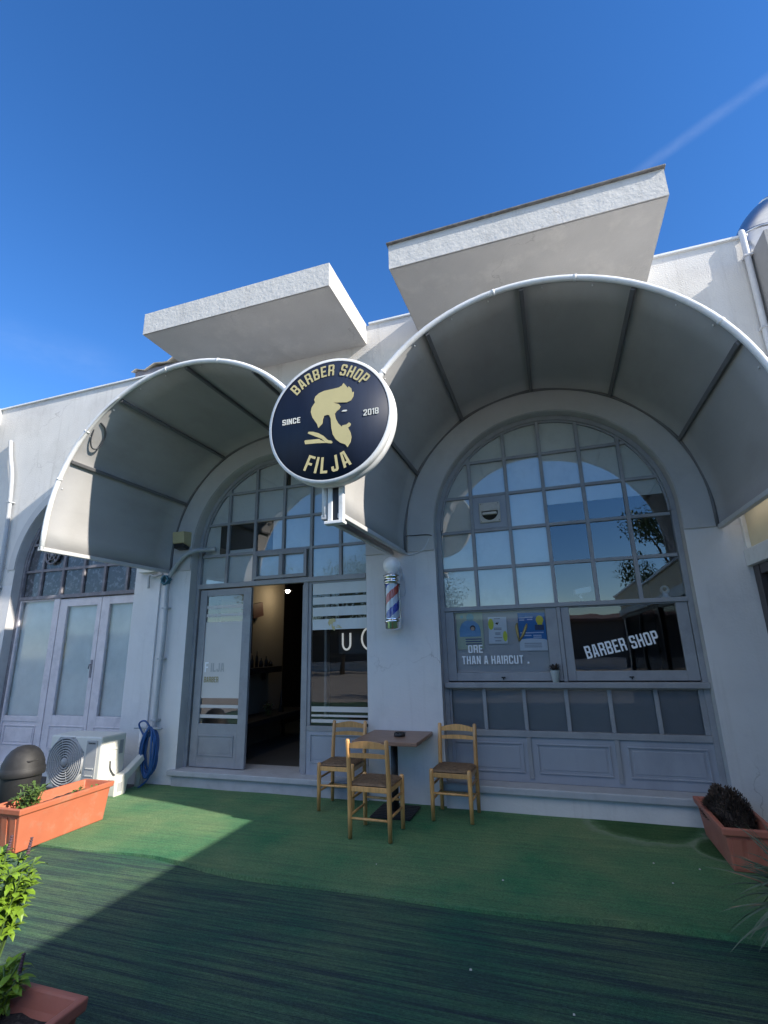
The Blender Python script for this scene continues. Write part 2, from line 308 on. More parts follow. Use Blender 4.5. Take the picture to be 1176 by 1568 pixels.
# ------------------------------------------------------------------ mesh helpers
class MB:
    def __init__(self): self.v = []; self.f = []; self.mi = []; self.cur = 0; self.sm = []; self.smooth = False
    def _add(self, vs, fs):
        o = len(self.v); self.v += [tuple(p) for p in vs]
        for f in fs:
            self.f.append([o+i for i in f]); self.mi.append(self.cur); self.sm.append(self.smooth)
        return self
    def box(self, x0, x1, y0, y1, z0, z1):
        vs = [(x0, y0, z0), (x1, y0, z0), (x1, y1, z0), (x0, y1, z0), (x0, y0, z1), (x1, y0, z1), (x1, y1, z1), (x0, y1, z1)]
        return self._add(vs, [(0, 3, 2, 1), (4, 5, 6, 7), (0, 1, 5, 4), (1, 2, 6, 5), (2, 3, 7, 6), (3, 0, 4, 7)])
    def hexa(self, vs):   # 8 points, bottom 4 counter-clockwise from above, then top 4
        return self._add(vs, [(0, 3, 2, 1), (4, 5, 6, 7), (0, 1, 5, 4), (1, 2, 6, 5), (2, 3, 7, 6), (3, 0, 4, 7)])
    def quad(self, a, b, c, d): return self._add([a, b, c, d], [(0, 1, 2, 3)])
    def prism(self, poly, y0, y1):    # polygon of (x, z), given counter-clockwise seen from the front (-y)
        n = len(poly)
        vs = [(x, y0, z) for x, z in poly] + [(x, y1, z) for x, z in poly]
        fs = [tuple(range(n)), tuple(range(2*n-1, n-1, -1))] + [(i, n+i, n+(i+1) % n, (i+1) % n) for i in range(n)]
        return self._add(vs, fs)
    def tube(self, path, r, n=10, cap=True):
        path = [Vector(p) for p in path]; rr = r if isinstance(r, (list, tuple)) else [r]*len(path)
        rings = []; prev = None
        for i, p in enumerate(path):
            d = (path[min(i+1, len(path)-1)] - path[max(i-1, 0)]).normalized()
            if prev is None:
                a = d.orthogonal().normalized()
            else:
                a = (prev - d*prev.dot(d)).normalized()
            prev = a; b = d.cross(a)
            rings.append([p + (a*math.cos(2*math.pi*k/n) + b*math.sin(2*math.pi*k/n))*rr[i] for k in range(n)])
        vs = [q for rg in rings for q in rg]; fs = []
        s = self.smooth; self.smooth = True
        for i in range(len(path)-1):
            for k in range(n):
                fs.append((i*n+k, i*n+(k+1) % n, (i+1)*n+(k+1) % n, (i+1)*n+k))
        o = len(self.v); self._add(vs, fs); self.smooth = s
        if cap:
            self.f.append([o+k for k in range(n-1, -1, -1)]); self.f.append([o+(len(path)-1)*n+k for k in range(n)])
            self.mi += [self.cur]*2; self.sm += [False]*2
        return self
    def lathe(self, prof, c=(0, 0, 0), n=24, axis='z'):    # prof list of (r, h)
        vs = []
        for r, h in prof:
            for k in range(n):
                a = 2*math.pi*k/n
                if axis == 'z': vs.append((c[0]+r*math.cos(a), c[1]+r*math.sin(a), c[2]+h))
                else: vs.append((c[0]+r*math.cos(a), c[1]-h, c[2]+r*math.sin(a)))   # axis pointing to -y
        fs = []
        for i in range(len(prof)-1):
            for k in range(n):
                fs.append((i*n+k, i*n+(k+1) % n, (i+1)*n+(k+1) % n, (i+1)*n+k))
        s = self.smooth; self.smooth = True; self._add(vs, fs); self.smooth = s
        return self
    def ring(self, cx, cz, r0, r1, y0, y1, a0=0., a1=180., n=40):   # solid arch ring, axis along y
        for i in range(n):
            t0 = R_(a0+(a1-a0)*i/n); t1 = R_(a0+(a1-a0)*(i+1)/n)
            P = lambda r, t, y: (cx+r*math.cos(t), y, cz+r*math.sin(t))
            a, b, c, d = P(r0, t0, y0), P(r1, t0, y0), P(r1, t1, y0), P(r0, t1, y0)
            e, f, g, h = P(r0, t0, y1), P(r1, t0, y1), P(r1, t1, y1), P(r0, t1, y1)
            fs = [(0, 1, 2, 3), (4, 7, 6, 5), (0, 3, 7, 4), (1, 5, 6, 2)]
            if i == 0: fs.append((0, 4, 5, 1))
            if i == n-1: fs.append((3, 2, 6, 7))
            s = self.smooth; self._add([a, b, c, d, e, f, g, h], fs); self.smooth = s
        return self
    def build(self, name, m, parent=None, bevel=0., merge=False, loc=None, kind=None):
        me = bpy.data.meshes.new(name); me.from_pydata(self.v, [], self.f)
        ms = m if isinstance(m, (list, tuple)) else [m]
        for q in ms: me.materials.append(M[q] if isinstance(q, str) else q)
        for p, i, s in zip(me.polygons, self.mi, self.sm): p.material_index = i; p.use_smooth = s
        if merge:
            bm = bmesh.new(); bm.from_mesh(me); bmesh.ops.remove_doubles(bm, verts=bm.verts, dist=1e-5)
            bmesh.ops.recalc_face_normals(bm, faces=bm.faces); bm.to_mesh(me); bm.free()
        me.update()
        o = bpy.data.objects.new(name, me); COL.objects.link(o)
        if loc: o.location = loc
        if parent: o.parent = parent
        if bevel:
            bv = o.modifiers.new('bevel', 'BEVEL'); bv.width = bevel; bv.segments = 2; bv.limit_method = 'ANGLE'; bv.angle_limit = R_(50)
        if kind: o['kind'] = kind
        return o
def tag(o, label, cat, group=None):
    o['label'] = label; o['category'] = cat
    if group: o['group'] = group
    return o
def thing(name, label, cat, loc=(0, 0, 0), rz=0., group=None):
    o = bpy.data.objects.new(name, None); COL.objects.link(o); o.location = loc; o.rotation_euler = (0, 0, rz); o.empty_display_size = .1
    return tag(o, label, cat, group)
def copy_thing(src, label, loc, rz, scale=None):
    c = src.copy(); COL.objects.link(c); c['label'] = label; c.location = loc; c.rotation_euler = (0, 0, rz)
    if scale: c.scale = scale
    for ch in src.children:
        d = ch.copy(); COL.objects.link(d); d.parent = c
        for g in ch.children:
            e = g.copy(); COL.objects.link(e); e.parent = d
    return c
def rel(o, world):   # shift a child's mesh so that its parent's location is respected
    return o

# text as flat mesh pieces ---------------------------------------------------
_W, _T, _C = .56, .17, .10
def _ring(w=_W): return [(_C, 0), (w-_C, 0), (w, _C), (w, 1-_C), (w-_C, 1), (_C, 1), (0, 1-_C), (0, _C)]
def _box(a, b, c, d): return [(a, c), (b, c), (b, d), (a, d)]
def _hole(c=.15, d=.85, w=_W, t=_T): return [(t+.03, c), (w-t-.03, c), (w-t, c+.03), (w-t, d-.03), (w-t-.03, d), (t+.03, d), (t, d-.03), (t, c+.03)]
w_, t_, c_ = _W, _T, _C
GLYPH = {
 'A': [[(0, 0), (t_, 0), (t_+.03, .2), (w_-t_-.03, .2), (w_-t_, 0), (w_, 0), (w_-.13, 1), (.13, 1)], [(t_+.05, .34), (w_-t_-.05, .34), (w_/2+.02, .86), (w_/2-.02, .86)]],
 'B': [[(0, 0), (w_-c_, 0), (w_, c_), (w_, .42), (w_-.07, .5), (w_, .58), (w_, 1-c_), (w_-c_, 1), (0, 1)], _box(t_, w_-t_, .15, .425), _box(t_, w_-t_, .575, .85)],
 'C': [[(c_, 0), (w_-c_, 0), (w_, c_), (w_, .34), (w_-t_, .34), (w_-t_, .17), (w_-t_-.03, .15), (t_+.03, .15), (t_, .18), (t_, .82), (t_+.03, .85), (w_-t_-.03, .85), (w_-t_, .82), (w_-t_, .66), (w_, .66), (w_, 1-c_), (w_-c_, 1), (c_, 1), (0, 1-c_), (0, c_)]],
 'E': [[(0, 0), (.5, 0), (.5, .15), (t_, .15), (t_, .425), (.44, .425), (.44, .575), (t_, .575), (t_, .85), (.5, .85), (.5, 1), (0, 1)]],
 'F': [[(0, 0), (t_, 0), (t_, .41), (.44, .41), (.44, .56), (t_, .56), (t_, .85), (.5, .85), (.5, 1), (0, 1)]],
 'H': [[(0, 0), (t_, 0), (t_, .42), (w_-t_, .42), (w_-t_, 0), (w_, 0), (w_, 1), (w_-t_, 1), (w_-t_, .58), (t_, .58), (t_, 1), (0, 1)]],
 'I': [_box(0, t_, 0, 1)],
 'J': [[(c_, 0), (.48-c_, 0), (.48, c_), (.48, 1), (.31, 1), (.31, .17), (.29, .15), (.19, .15), (t_, .17), (t_, .34), (0, .34), (0, c_)]],
 'L': [[(0, 0), (.48, 0), (.48, .16), (t_, .16), (t_, 1), (0, 1)]],
 'N': [[(0, 0), (t_, 0), (t_, .60), (w_-t_, 0), (w_, 0), (w_, 1), (w_-t_, 1), (w_-t_, .40), (t_, 1), (0, 1)]],
 'O': [_ring(), _hole()], '0': [_ring(), _hole()],
 'P': [[(0, 0), (t_, 0), (t_, .38), (w_-c_, .38), (w_, .48), (w_, 1-c_), (w_-c_, 1), (0, 1)], _box(t_, w_-t_, .53, .85)],
 'R': [[(0, 0), (t_, 0), (t_, .40), (w_-t_-.03, .40), (w_-t_, .36), (w_-t_, 0), (w_, 0), (w_, .41), (w_-.07, .48), (w_, .56), (w_, 1-c_), (w_-c_, 1), (0, 1)], _box(t_, w_-t_, .55, .85)],
 'S': [[(c_, 0), (w_-c_, 0), (w_, c_), (w_, .45), (w_-.12, .575), (t_+.02, .575), (t_, .60), (t_, .82), (t_+.03, .85), (w_-t_-.03, .85), (w_-t_, .82), (w_-t_, .70), (w_, .70), (w_, 1-c_), (w_-c_, 1), (c_, 1), (0, 1-c_), (0, .55), (.12, .425), (w_-t_-.02, .425), (w_-t_, .40), (w_-t_, .18), (w_-t_-.03, .15), (t_+.03, .15), (t_, .18), (t_, .30), (0, .30), (0, c_)]],
 'T': [[(.175, 0), (.345, 0), (.345, .85), (.52, .85), (.52, 1), (0, 1), (0, .85), (.175, .85)]],
 'U': [[(c_, 0), (w_-c_, 0), (w_, c_), (w_, 1), (w_-t_, 1), (w_-t_, .18), (w_-t_-.03, .15), (t_+.03, .15), (t_, .18), (t_, 1), (0, 1), (0, c_)]],
 'M': [[(0, 0), (t_, 0), (t_, .6), (.28, .3), (.39, .6), (.39, 0), (w_, 0), (w_, 1), (.42, 1), (.28, .62), (.14, 1), (0, 1)]],
 'G': [[(c_, 0), (w_-c_, 0), (w_, c_), (w_, .52), (.30, .52), (.30, .38), (w_-t_, .38), (w_-t_, .15), (t_, .15), (t_, .85), (w_-t_, .85), (w_-t_, .7), (w_, .7), (w_, 1-c_), (w_-c_, 1), (c_, 1), (0, 1-c_), (0, c_)]],
 '1': [[(.12, 0), (.29, 0), (.29, 1), (.16, 1), (0, .86), (0, .74), (.12, .80)]],
 '2': [[(0, 0), (w_, 0), (w_, .15), (.22, .15), (w_, .56), (w_, 1-c_), (w_-c_, 1), (c_, 1), (0, 1-c_), (0, .70), (t_, .70), (t_, .85), (w_-t_, .85), (w_-t_, .62), (0, .19)]],
 '8': [[(c_, 0), (w_-c_, 0), (w_, c_), (w_, .42), (w_-.07, .5), (w_, .58), (w_, 1-c_), (w_-c_, 1), (c_, 1), (0, 1-c_), (0, .58), (.07, .5), (0, .42), (0, c_)], _box(t_, w_-t_, .15, .425), _box(t_, w_-t_, .575, .85)],
 '.': [_box(0, .17, 0, .17)],
}
_GC = {}
def _glyph(ch):
    if ch in _GC: return _GC[ch]
    cu = bpy.data.curves.new('glyph', 'CURVE'); cu.dimensions = '2D'; cu.fill_mode = 'BOTH'
    for lp in GLYPH[ch]:
        sp = cu.splines.new('POLY'); sp.points.add(len(lp)-1)
        for p, q in zip(sp.points, lp): p.co = (q[0], q[1], 0, 1)
        sp.use_cyclic_u = True
    ob = bpy.data.objects.new('glyph', cu); COL.objects.link(ob)
    dg = bpy.context.evaluated_depsgraph_get(); dg.update()
    ev = ob.evaluated_get(dg); me = ev.to_mesh()
    vs = [(v.co.x, v.co.y) for v in me.vertices]; fs = []
    for p in me.polygons:
        f = tuple(p.vertices); A = sum(vs[f[k]][0]*vs[f[(k+1) % len(f)]][1]-vs[f[(k+1) % len(f)]][0]*vs[f[k]][1] for k in range(len(f)))
        fs.append(f if A > 0 else f[::-1])
    ev.to_mesh_clear(); bpy.data.objects.remove(ob); bpy.data.curves.remove(cu)
    _GC[ch] = (vs, fs, max(p[0] for lp in GLYPH[ch] for p in lp)); return _GC[ch]
def text_polys(s, bold=0.0, gap=.13, space=.32):
    x = 0; V = []; F = []
    for ch in s:
        if ch == ' ': x += space; continue
        vs, fs, w = _glyph(ch); o = len(V); V += [(a+x, b) for a, b in vs]; F += [tuple(o+k for k in f) for f in fs]; x += w+gap
    return V, F
def put_text(mb, s, x, z, wdt, hgt, y, bold=0.012, rot=0.0, center=False, th=0.002):
    vs, fs = text_polys(s, bold)
    x0 = min(v[0] for v in vs); x1 = max(v[0] for v in vs); z0 = min(v[1] for v in vs); z1 = max(v[1] for v in vs)
    ca, sa = math.cos(rot), math.sin(rot); pts = []
    for a, b in vs:
        u = (a-x0)/(x1-x0)*wdt; v = (b-z0)/(z1-z0)*hgt
        if center: u -= wdt/2; v -= hgt/2
        pts.append((x+u*ca-v*sa, y, z+u*sa+v*ca))
    n = len(pts)
    mb._add(pts + [(p[0], p[1]+th, p[2]) for p in pts], list(fs) + [tuple(n+i for i in reversed(f)) for f in fs])
    return mb
def arc_text(mb, s, cx, cz, r, hgt, a_start, a_end, y, inward=False, bold=0.02, squeeze=.8):
    # letters spread evenly from a_start to a_end (degrees), r = baseline radius
    ws = []
    for ch in s:
        if ch == ' ': ws.append((.40, None)); continue
        vs, fs = text_polys(ch, bold); x0 = min(v[0] for v in vs); x1 = max(v[0] for v in vs)
        ws.append(((x1-x0)+.16, (vs, fs, x0, x1)))
    tot = sum(q[0] for q in ws); acc = 0
    for (wd, g) in ws:
        mid = (acc+wd/2)/tot; acc += wd
        if not g: continue
        a = R_(a_start+(a_end-a_start)*mid); vs, fs, x0, x1 = g
        z0 = min(v[1] for v in vs); z1 = max(v[1] for v in vs); k = hgt/(z1-z0); pts = []
        arc = abs(R_(a_end-a_start))*(r+(hgt*.3 if not inward else -hgt*.3))/tot
        for p, q in vs:
            u = (p-(x0+x1)/2)*squeeze*arc; v = (q-z0)*k
            if not inward:
                rad = Vector((math.cos(a), math.sin(a))); tan = Vector((math.sin(a), -math.cos(a)))
            else:
                rad = Vector((-math.cos(a), -math.sin(a))); tan = Vector((-math.sin(a), math.cos(a)))
            P = Vector((math.cos(a), math.sin(a)))*r + rad*v + tan*u
            pts.append((cx+P.x, y, cz+P.y))
        n = len(pts)
        mb._add(pts + [(p[0], p[1]+.002, p[2]) for p in pts], list(fs) + [tuple(n+i for i in reversed(f)) for f in fs])
    return mb

# ------------------------------------------------------------------ ground
g = MB(); g.quad((-220, -260, -.03), (220, -260, -.03), (220, 240, -.03), (-220, 240, -.03))
g.build('ground', 'asphalt', kind='structure')

pv = MB(); pv.box(-16, -5.43, -2.6, .02, -.05, -.012); pv.build('pavement', mat('dark_pavement', (.06, .056, .054), .9, .3, 7, .6, 90, stain=(.11, .10, .095), stain_amt=.7, stain_scale=4), kind='structure')
def sheet(name, outline, z, m, lift=None):
    """outline: list of (x, y) counter-clockwise; a thin turf mat with its own edge"""
    n = len(outline); mb = MB()
    zz = [z+(lift(i, p) if lift else 0) for i, p in enumerate(outline)]
    top = [(p[0], p[1], q) for p, q in zip(outline, zz)]; bot = [(p[0], p[1], -.02) for p in outline]
    mb._add(top+bot, [tuple(range(n))] + [(i, n+i, n+(i+1) % n, (i+1) % n) for i in range(n)])
    return mb.build(name, m, kind='structure')
def turf_grid(name, x0, x1, yfun0, yfun1, nx, ny, zfun, m):
    mb = MB(); vs = []; fs = []
    for i in range(nx+1):
        x = x0+(x1-x0)*i/nx; a = yfun0(x); b = yfun1(x)
        for j in range(ny+1):
            y = a+(b-a)*j/ny; xx = x
            vs.append((xx, y, zfun(xx, y, j/ny)))
    k = ny+1
    for i in range(nx):
        for j in range(ny): fs.append((i*k+j, (i+1)*k+j, (i+1)*k+j+1, i*k+j+1))
    mb.smooth = True; mb._add(vs, fs)
    base = len(vs)
    # skirts along the four borders so that the mat has an edge
    mb.smooth = False
    border = [i*k for i in range(nx+1)] + [nx*k+j for j in range(1, ny+1)] + [i*k+ny for i in range(nx-1, -1, -1)] + [j for j in range(ny-1, 0, -1)]
    bv = [(vs[q][0], vs[q][1], -.028) for q in border]; n = len(border)
    o = len(mb.v); mb.v += bv
    for q in range(n):
        mb.f.append([border[q], o+q, o+(q+1) % n, border[(q+1) % n]]); mb.mi.append(0); mb.sm.append(False)
    return mb.build(name, m, kind='structure')
def seam(x): return -2.06 + .035*math.sin(x*1.3+.4) + .02*math.sin(x*3.1) + (.06 if x < -2.6 else 0)*min(1, (-2.6-x)*1.2 if x < -2.6 else 0)
def far_z(x, y, t):
    e = max(0, 1-(y-seam(x))/.16)                        # the front edge curls up a little
    curl = .022*(.5+.5*math.sin(x*2.1+1.0))*e*e if x < 1.6 else 0
    return .004 + curl + .002*math.sin(x*5+y*3)
turf_grid('turf', -5.42, 2.0, seam, lambda x: .02 if x > -4.95 else .0, 150, 40, far_z, 'turf_far')
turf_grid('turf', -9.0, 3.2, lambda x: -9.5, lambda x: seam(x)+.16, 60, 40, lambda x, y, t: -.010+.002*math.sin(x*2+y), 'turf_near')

# ------------------------------------------------------------------ the shop building
CX = [-7.18, -3.56, 0.07]; RO = 1.36; ZC = 3.09; TOP = 6.24; XL, XR = -14.0, 2.62
building = thing('shop_building', 'long pale plastered building with arched shopfronts, flat concrete canopies and blue grey joinery', 'building')
mb = MB(); NA = 36; ZS = 2.83
def wall_rect(x0, x1, z0, z1): mb.quad((x0, 0, z0), (x1, 0, z0), (x1, 0, z1), (x0, 0, z1))
edges = [XL]
for c in CX: edges += [c-RO, c+RO]
edges.append(XR)
for i in range(0, len(edges), 2):
    mb.cur = 1; wall_rect(edges[i], edges[i+1], -.05, ZS)
    mb.cur = 0; wall_rect(edges[i], edges[i+1], ZS, TOP)
for c in CX:
    mb.cur = 0
    pts = [(c-RO, ZS)] + [(c-RO*math.cos(math.pi*k/NA), ZC+RO*math.sin(math.pi*k/NA)) for k in range(NA+1)] + [(c+RO, ZS)]
    for a, b in zip(pts[:-1], pts[1:]):
        if abs(a[0]-b[0]) > 1e-6: mb.quad((a[0], 0, a[1]), (b[0], 0, b[1]), (b[0], 0, TOP), (a[0], 0, TOP))
    mb.cur = 2
    pts = [(c-RO, -.05)] + pts + [(c+RO, -.05)]
    for a, b in zip(pts[:-1], pts[1:]):
        mb.quad((a[0], 0, a[1]), (a[0], .30, a[1]), (b[0], .30, b[1]), (b[0], 0, b[1]))
mb.cur = 0
# parapet, roof, ends and back so that the block is closed
mb.quad((XL, 0, TOP), (XR, 0, TOP), (XR, .25, TOP), (XL, .25, TOP)); mb.quad((XL, .25, TOP), (XR, .25, TOP), (XR, .25, 5.9), (XL, .25, 5.9))
mb.quad((XL, .25, 5.9), (XR, .25, 5.9), (XR, 9, 5.9), (XL, 9, 5.9))
mb.quad((XL, 9, -.05), (XL, 0, -.05), (XL, 0, TOP), (XL, 9, TOP)); mb.quad((XR, 0, -.05), (XR, 9, -.05), (XR, 9, TOP), (XR, 0, TOP))
mb.quad((XR, 9, -.05), (XL, 9, -.05), (XL, 9, TOP), (XR, 9, TOP))
mb.build('wall', ['upper', 'pier', 'arch'], building)
# parapet cap
for a, b in ((XL, -5.0), (-2.10, -1.40), (1.57, XR+.02)):
    mb = MB(); mb.box(a, b, -.035, .27, TOP+.002, TOP+.03); mb.build('parapet_cap', 'whitemetal', building, bevel=.004)
# pilaster strip and groove between the old shop and the barber's
mb = MB(); mb.box(-5.90, -5.43, -.03, -.002, -.05, 2.95); mb.build('pilaster', 'pier', building, bevel=.006)
# arch mouldings
for c in CX[1:]:
    mb = MB(); mb.ring(c, ZC, RO+.004, 1.70, -.022, -.001, 0, 180, 56)
    mb.box(c-1.70, c-RO-.004, -.022, -.001, ZS, ZC); mb.box(c+RO+.004, c+1.70, -.022, -.001, ZS, ZC)
    mb.build('arch_moulding', 'arch', building)
mb = MB(); c = CX[0]; mb.ring(c, ZC, RO+.004, 1.50, -.018, -.001, 0, 180, 56); mb.build('arch_moulding', 'arch', building)
# concrete canopy slabs
def slab(x0, x1, splay, flash):
    z0, z1, d = 5.935, 6.262, 1.30
    mb = MB()
    b = [(x0-splay, -d, z0), (x1, -d, z0), (x1, .0, z0), (x0, .0, z0)]; t = [(p[0], p[1], z1) for p in b]
    mb.cur = 0; mb.hexa(b+t)
    s = mb.build('canopy_slab', 'concrete', building)
    sd = s.modifiers.new('sub', 'SUBSURF'); sd.subdivision_type = 'SIMPLE'; sd.levels = 6; sd.render_levels = 6
    tx = bpy.data.textures.new('lumps', 'CLOUDS'); tx.noise_scale = .10; tx.noise_depth = 3
    dp = s.modifiers.new('lumps', 'DISPLACE'); dp.texture = tx; dp.texture_coords = 'LOCAL'; dp.strength = .005; dp.mid_level = .5
    u = MB(); u.quad((x0-splay+.012, -d+.012, z0-.010), (x0+.012, -.0, z0-.010), (x1-.012, -.0, z0-.010), (x1-.012, -d+.012, z0-.010)); u.build('soffit', 'soffit', s)
    if flash:
        f = MB(); f.box(x0-splay-.02, x1+.015, -d-.035, -d+.10, z1+.001, z1+.022); fo = f.build('drip_flashing', 'flash', s, bevel=.006)
    return s
slab(-4.965, -2.145, 0.0, False)
slab(-1.36, 1.53, 0.02, True)
slab(-12.5, -9.62, 0.0, False)

# plinths and steps
mb = MB(); mb.box(CX[2]-RO-.0, CX[2]+RO, -.055, .14, -.02, .176); mb.build('plinth', 'pier', building, bevel=.006)
mb = MB(); mb.box(CX[2]-RO-.06, CX[2]+RO+.02, -.10, .145, .179, .252); mb.build('ledge', 'marble', building, bevel=.012)
mb = MB(); mb.box(CX[1]-RO-.03, CX[1]+RO, -.03, .5, -.02, .132); mb.build('step_riser', 'marble', building, bevel=.004)
mb = MB(); mb.box(CX[1]-RO-.08, CX[1]+RO, -.075, .5, .134, .196); mb.build('threshold', 'marble', building, bevel=.008)
mb = MB(); mb.box(CX[0]-RO, CX[0]+RO, .02, .4, -.03, .10); mb.build('step_riser', 'pier', building, bevel=.004)

# --- shared joinery helpers
YF = .15
def chord(c, x, r=RO): return ZC+math.sqrt(max(0, r*r-(x-c)**2))
def half(z, r=RO): return math.sqrt(max(0, r*r-(z-ZC)**2)) if z > ZC else r
def arched_frame(c, cols, rows, zt0, zt1, m, name, bw=.021, top_full=None):
    """outer arch frame + transom + glazing bars of a fanlight, one mesh"""
    mb = MB(); ri = RO-.055
    mb.ring(c, ZC, ri, RO, YF-.012, YF+.07, 0, 180, 48)
    mb.box(c-RO, c-ri, YF-.012, YF+.07, .10, ZC); mb.box(c+ri, c+RO, YF-.012, YF+.07, .10, ZC)
    mb.ring(c, ZC, ri-.022, ri, YF+.008, YF+.05, 0, 180, 48)
    for x in cols: mb.box(x-bw, x+bw, YF, YF+.045, zt1, chord(c, x, ri-.01))
    for z in rows:
        h = half(z, ri-.01); mb.box(c-h, c+h, YF+.004, YF+.042, z-bw*.9, z+bw*.9)
    mb.box(c-ri-.002, c+ri+.002, YF-.028, YF+.06, zt0, zt1)
    return mb.build(name, m, building, bevel=.004)
def arch_poly(c, z0, r, n=32): return [(c-r, z0), (c+r, z0)] + [(c+r*math.cos(math.pi*k/n), ZC+r*math.sin(math.pi*k/n)) for k in range(n+1)]
def flat_poly(poly, y): return MB()._add([(x, y, z) for x, z in poly], [tuple(range(len(poly)))])
def leaded(c, cols, rows, z0, r, y, seed, m, parent):
    rnd = random.Random(seed); mb = MB(); xs = [c-r]+list(cols)+[c+r]; zs = [z0]+list(rows)+[ZC+r]
    for i in range(len(xs)-1):
        for j in range(len(zs)-1):
            p = cellpoly(c, xs[i]+.003, xs[i+1]-.003, zs[j]+.003, zs[j+1]-.003, r)
            if max(q[1] for q in p)-zs[j] < .02: continue
            ax, az = rnd.gauss(0, .007), rnd.gauss(0, .007); mx_ = (xs[i]+xs[i+1])/2; mz = (zs[j]+zs[j+1])/2
            mb._add([(x, y+(x-mx_)*ax+(z-mz)*az, z) for x, z in p], [tuple(range(len(p)))])
    return mb.build('pane', m, parent)
def cellpoly(c, xa, xb, za, zb, r):
    """window cell clipped to the arch, as polygon"""
    pts = [(xa, za), (xb, za)]; n = 8; top = []
    for k in range(n+1):
        x = xb+(xa-xb)*k/n; top.append((x, min(zb, max(za, chord(c, x, r) if abs(x-c) < r else za))))
    return pts+top

# ======== right shop window
C2 = CX[2]; cols2 = [-.830, -.376, .060, .507, .945]; rows2 = [2.590, 3.055, 3.502, 3.960]
win = arched_frame(C2, cols2, rows2, 2.085, 2.133, 'frame', 'arched_window')
leaded(C2, cols2, rows2, 2.133, 1.31, YF+.03, 5, 'glass', win)
# frosted film behind the three left columns and above z=3.30 elsewhere, one cell at a time
fm = MB(); xs = [C2-1.31]+cols2+[C2+1.31]; zs = [2.133]+rows2+[4.42]
for i in range(6):
    for j in range(5):
        xa, xb, za, zb = xs[i]+.004, xs[i+1]-.004, zs[j]+.004, zs[j+1]-.004
        if i >= 3:
            if zb <= 3.31: continue
            za = max(za, 3.305)
        if i == 1 and j == 2: continue
        if za < ZC or True:
            p = cellpoly(C2, max(xa, C2-1.31), min(xb, C2+1.31), za, zb, 1.31)
            if max(q[1] for q in p) - za > .02: fm._add([(x, YF+.05, z) for x, z in p], [tuple(range(len(p)))])
fm.build('frosted_film', 'film', win)
vb = MB(); vb.box(-.808, -.398, YF+.012, YF+.028, 3.077, 3.482); vb.build('vent_board', 'panel', win)
# casements
def casement(x0, x1, z0, z1, gx0, gx1, gz0, gz1, m='frame'):
    mb = MB(); y0, y1 = YF-.004, YF+.045
    mb.box(x0, gx0, y0, y1, z0, z1); mb.box(gx1, x1, y0, y1, z0, z1); mb.box(gx0, gx1, y0+.001, y1, z0, gz0); mb.box(gx0, gx1, y0+.001, y1, gz1, z1)
    return mb
cs = casement(-1.235, .048, 1.284, 2.083, -1.132, -.075, 1.376, 2.066).build('casement', 'frame', win, bevel=.005)
cs2 = casement(.094, 1.370, 1.284, 2.083, .184, 1.258, 1.385, 2.070).build('casement', 'frame', win, bevel=.005)
for x in (-.60, .73):
    mb = MB(); mb.box(x-.022, x+.022, YF-.016, YF-.0045, 1.316, 1.330); mb.box(x-.007, x+.007, YF-.03, YF-.016, 1.300, 1.328); mb.build('latch', 'black', win)
mb = MB(); mb.box(.050, .092, YF-.018, YF+.05, 1.276, 2.083); mb.build('mullion', 'frame', win, bevel=.004)
MB().quad((-1.14, YF+.02, 1.37), (-.07, YF+.02, 1.37), (-.07, YF+.02, 2.07), (-1.14, YF+.02, 2.07)).build('pane', 'lowglass', win)
MB().quad((.18, YF+.02, 1.38), (1.262, YF+.02, 1.38), (1.262, YF+.02, 2.074), (.18, YF+.02, 2.074)).build('pane', 'sideglass', win)
mb = MB(); mb.box(-1.14, -.07, YF+.06, YF+.064, 1.37, 2.07); mb.build('grey_film', 'film_board', win)
mb = MB(); mb.box(C2-RO+.02, C2+RO-.0, YF-.075, YF+.06, 1.212, 1.272); mb.build('sill', 'frame', win, bevel=.008)
# row of six low panes
mb = MB(); mb.box(C2-RO+.055, C2+RO-.055, YF-.02, YF+.05, .702, .766)
lows = [-.834, -.392, .053, .490, .935]
for x in lows: mb.box(x-.021, x+.021, YF, YF+.045, .766, 1.212)
mb.box(C2-RO+.055, -1.21, YF+.002, YF+.045, .766, 1.212); mb.box(1.325, C2+RO-.055, YF+.002, YF+.045, .766, 1.212); mb.box(-1.21, 1.325, YF+.004, YF+.04, 1.19, 1.211)
mb.build('low_frame', 'frame', win, bevel=.004)
MB().quad((-1.22, YF+.02, .76), (1.33, YF+.02, .76), (1.33, YF+.02, 1.2), (-1.22, YF+.02, 1.2)).build('pane', 'lowglass', win)
mb = MB(); mb.box(-1.25, 1.36, YF+.06, YF+.064, .74, 1.22); mb.build('dark_film', 'film_dark', win)
# bottom panels
def fielded(x0, x1, z0, z1, y=YF):
    mb = MB()
    for a in ((x0, x1, z0, z0+.014), (x0, x1, z1-.014, z1)): mb.box(a[0], a[1], y-.014, y+.01, a[2], a[3])
    for a in ((x0, x0+.014, z0+.014, z1-.014), (x1-.014, x1, z0+.014, z1-.014)): mb.box(a[0], a[1], y-.013, y+.01, a[2], a[3])
    mb.box(x0+.045, x1-.045, y-.006, y+.01, z0+.04, z1-.04)
    return mb
mb = MB(); mb.box(C2-RO+.055, C2+RO-.055, YF, YF+.05, .25, .702)
mb.build('panel_board', 'panel', win)
for a, b in ((-1.208, -.448), (-.306, .426), (.590, 1.318)): fielded(a, b, .342, .640).build('panel', 'panel', win, bevel=.003)
for x in (-.384, .497):
    mb = MB(); mb.box(x-.022, x+.022, YF-.016, YF+.002, .29, .700); mb.build('panel_stile', 'frame', win, bevel=.003)
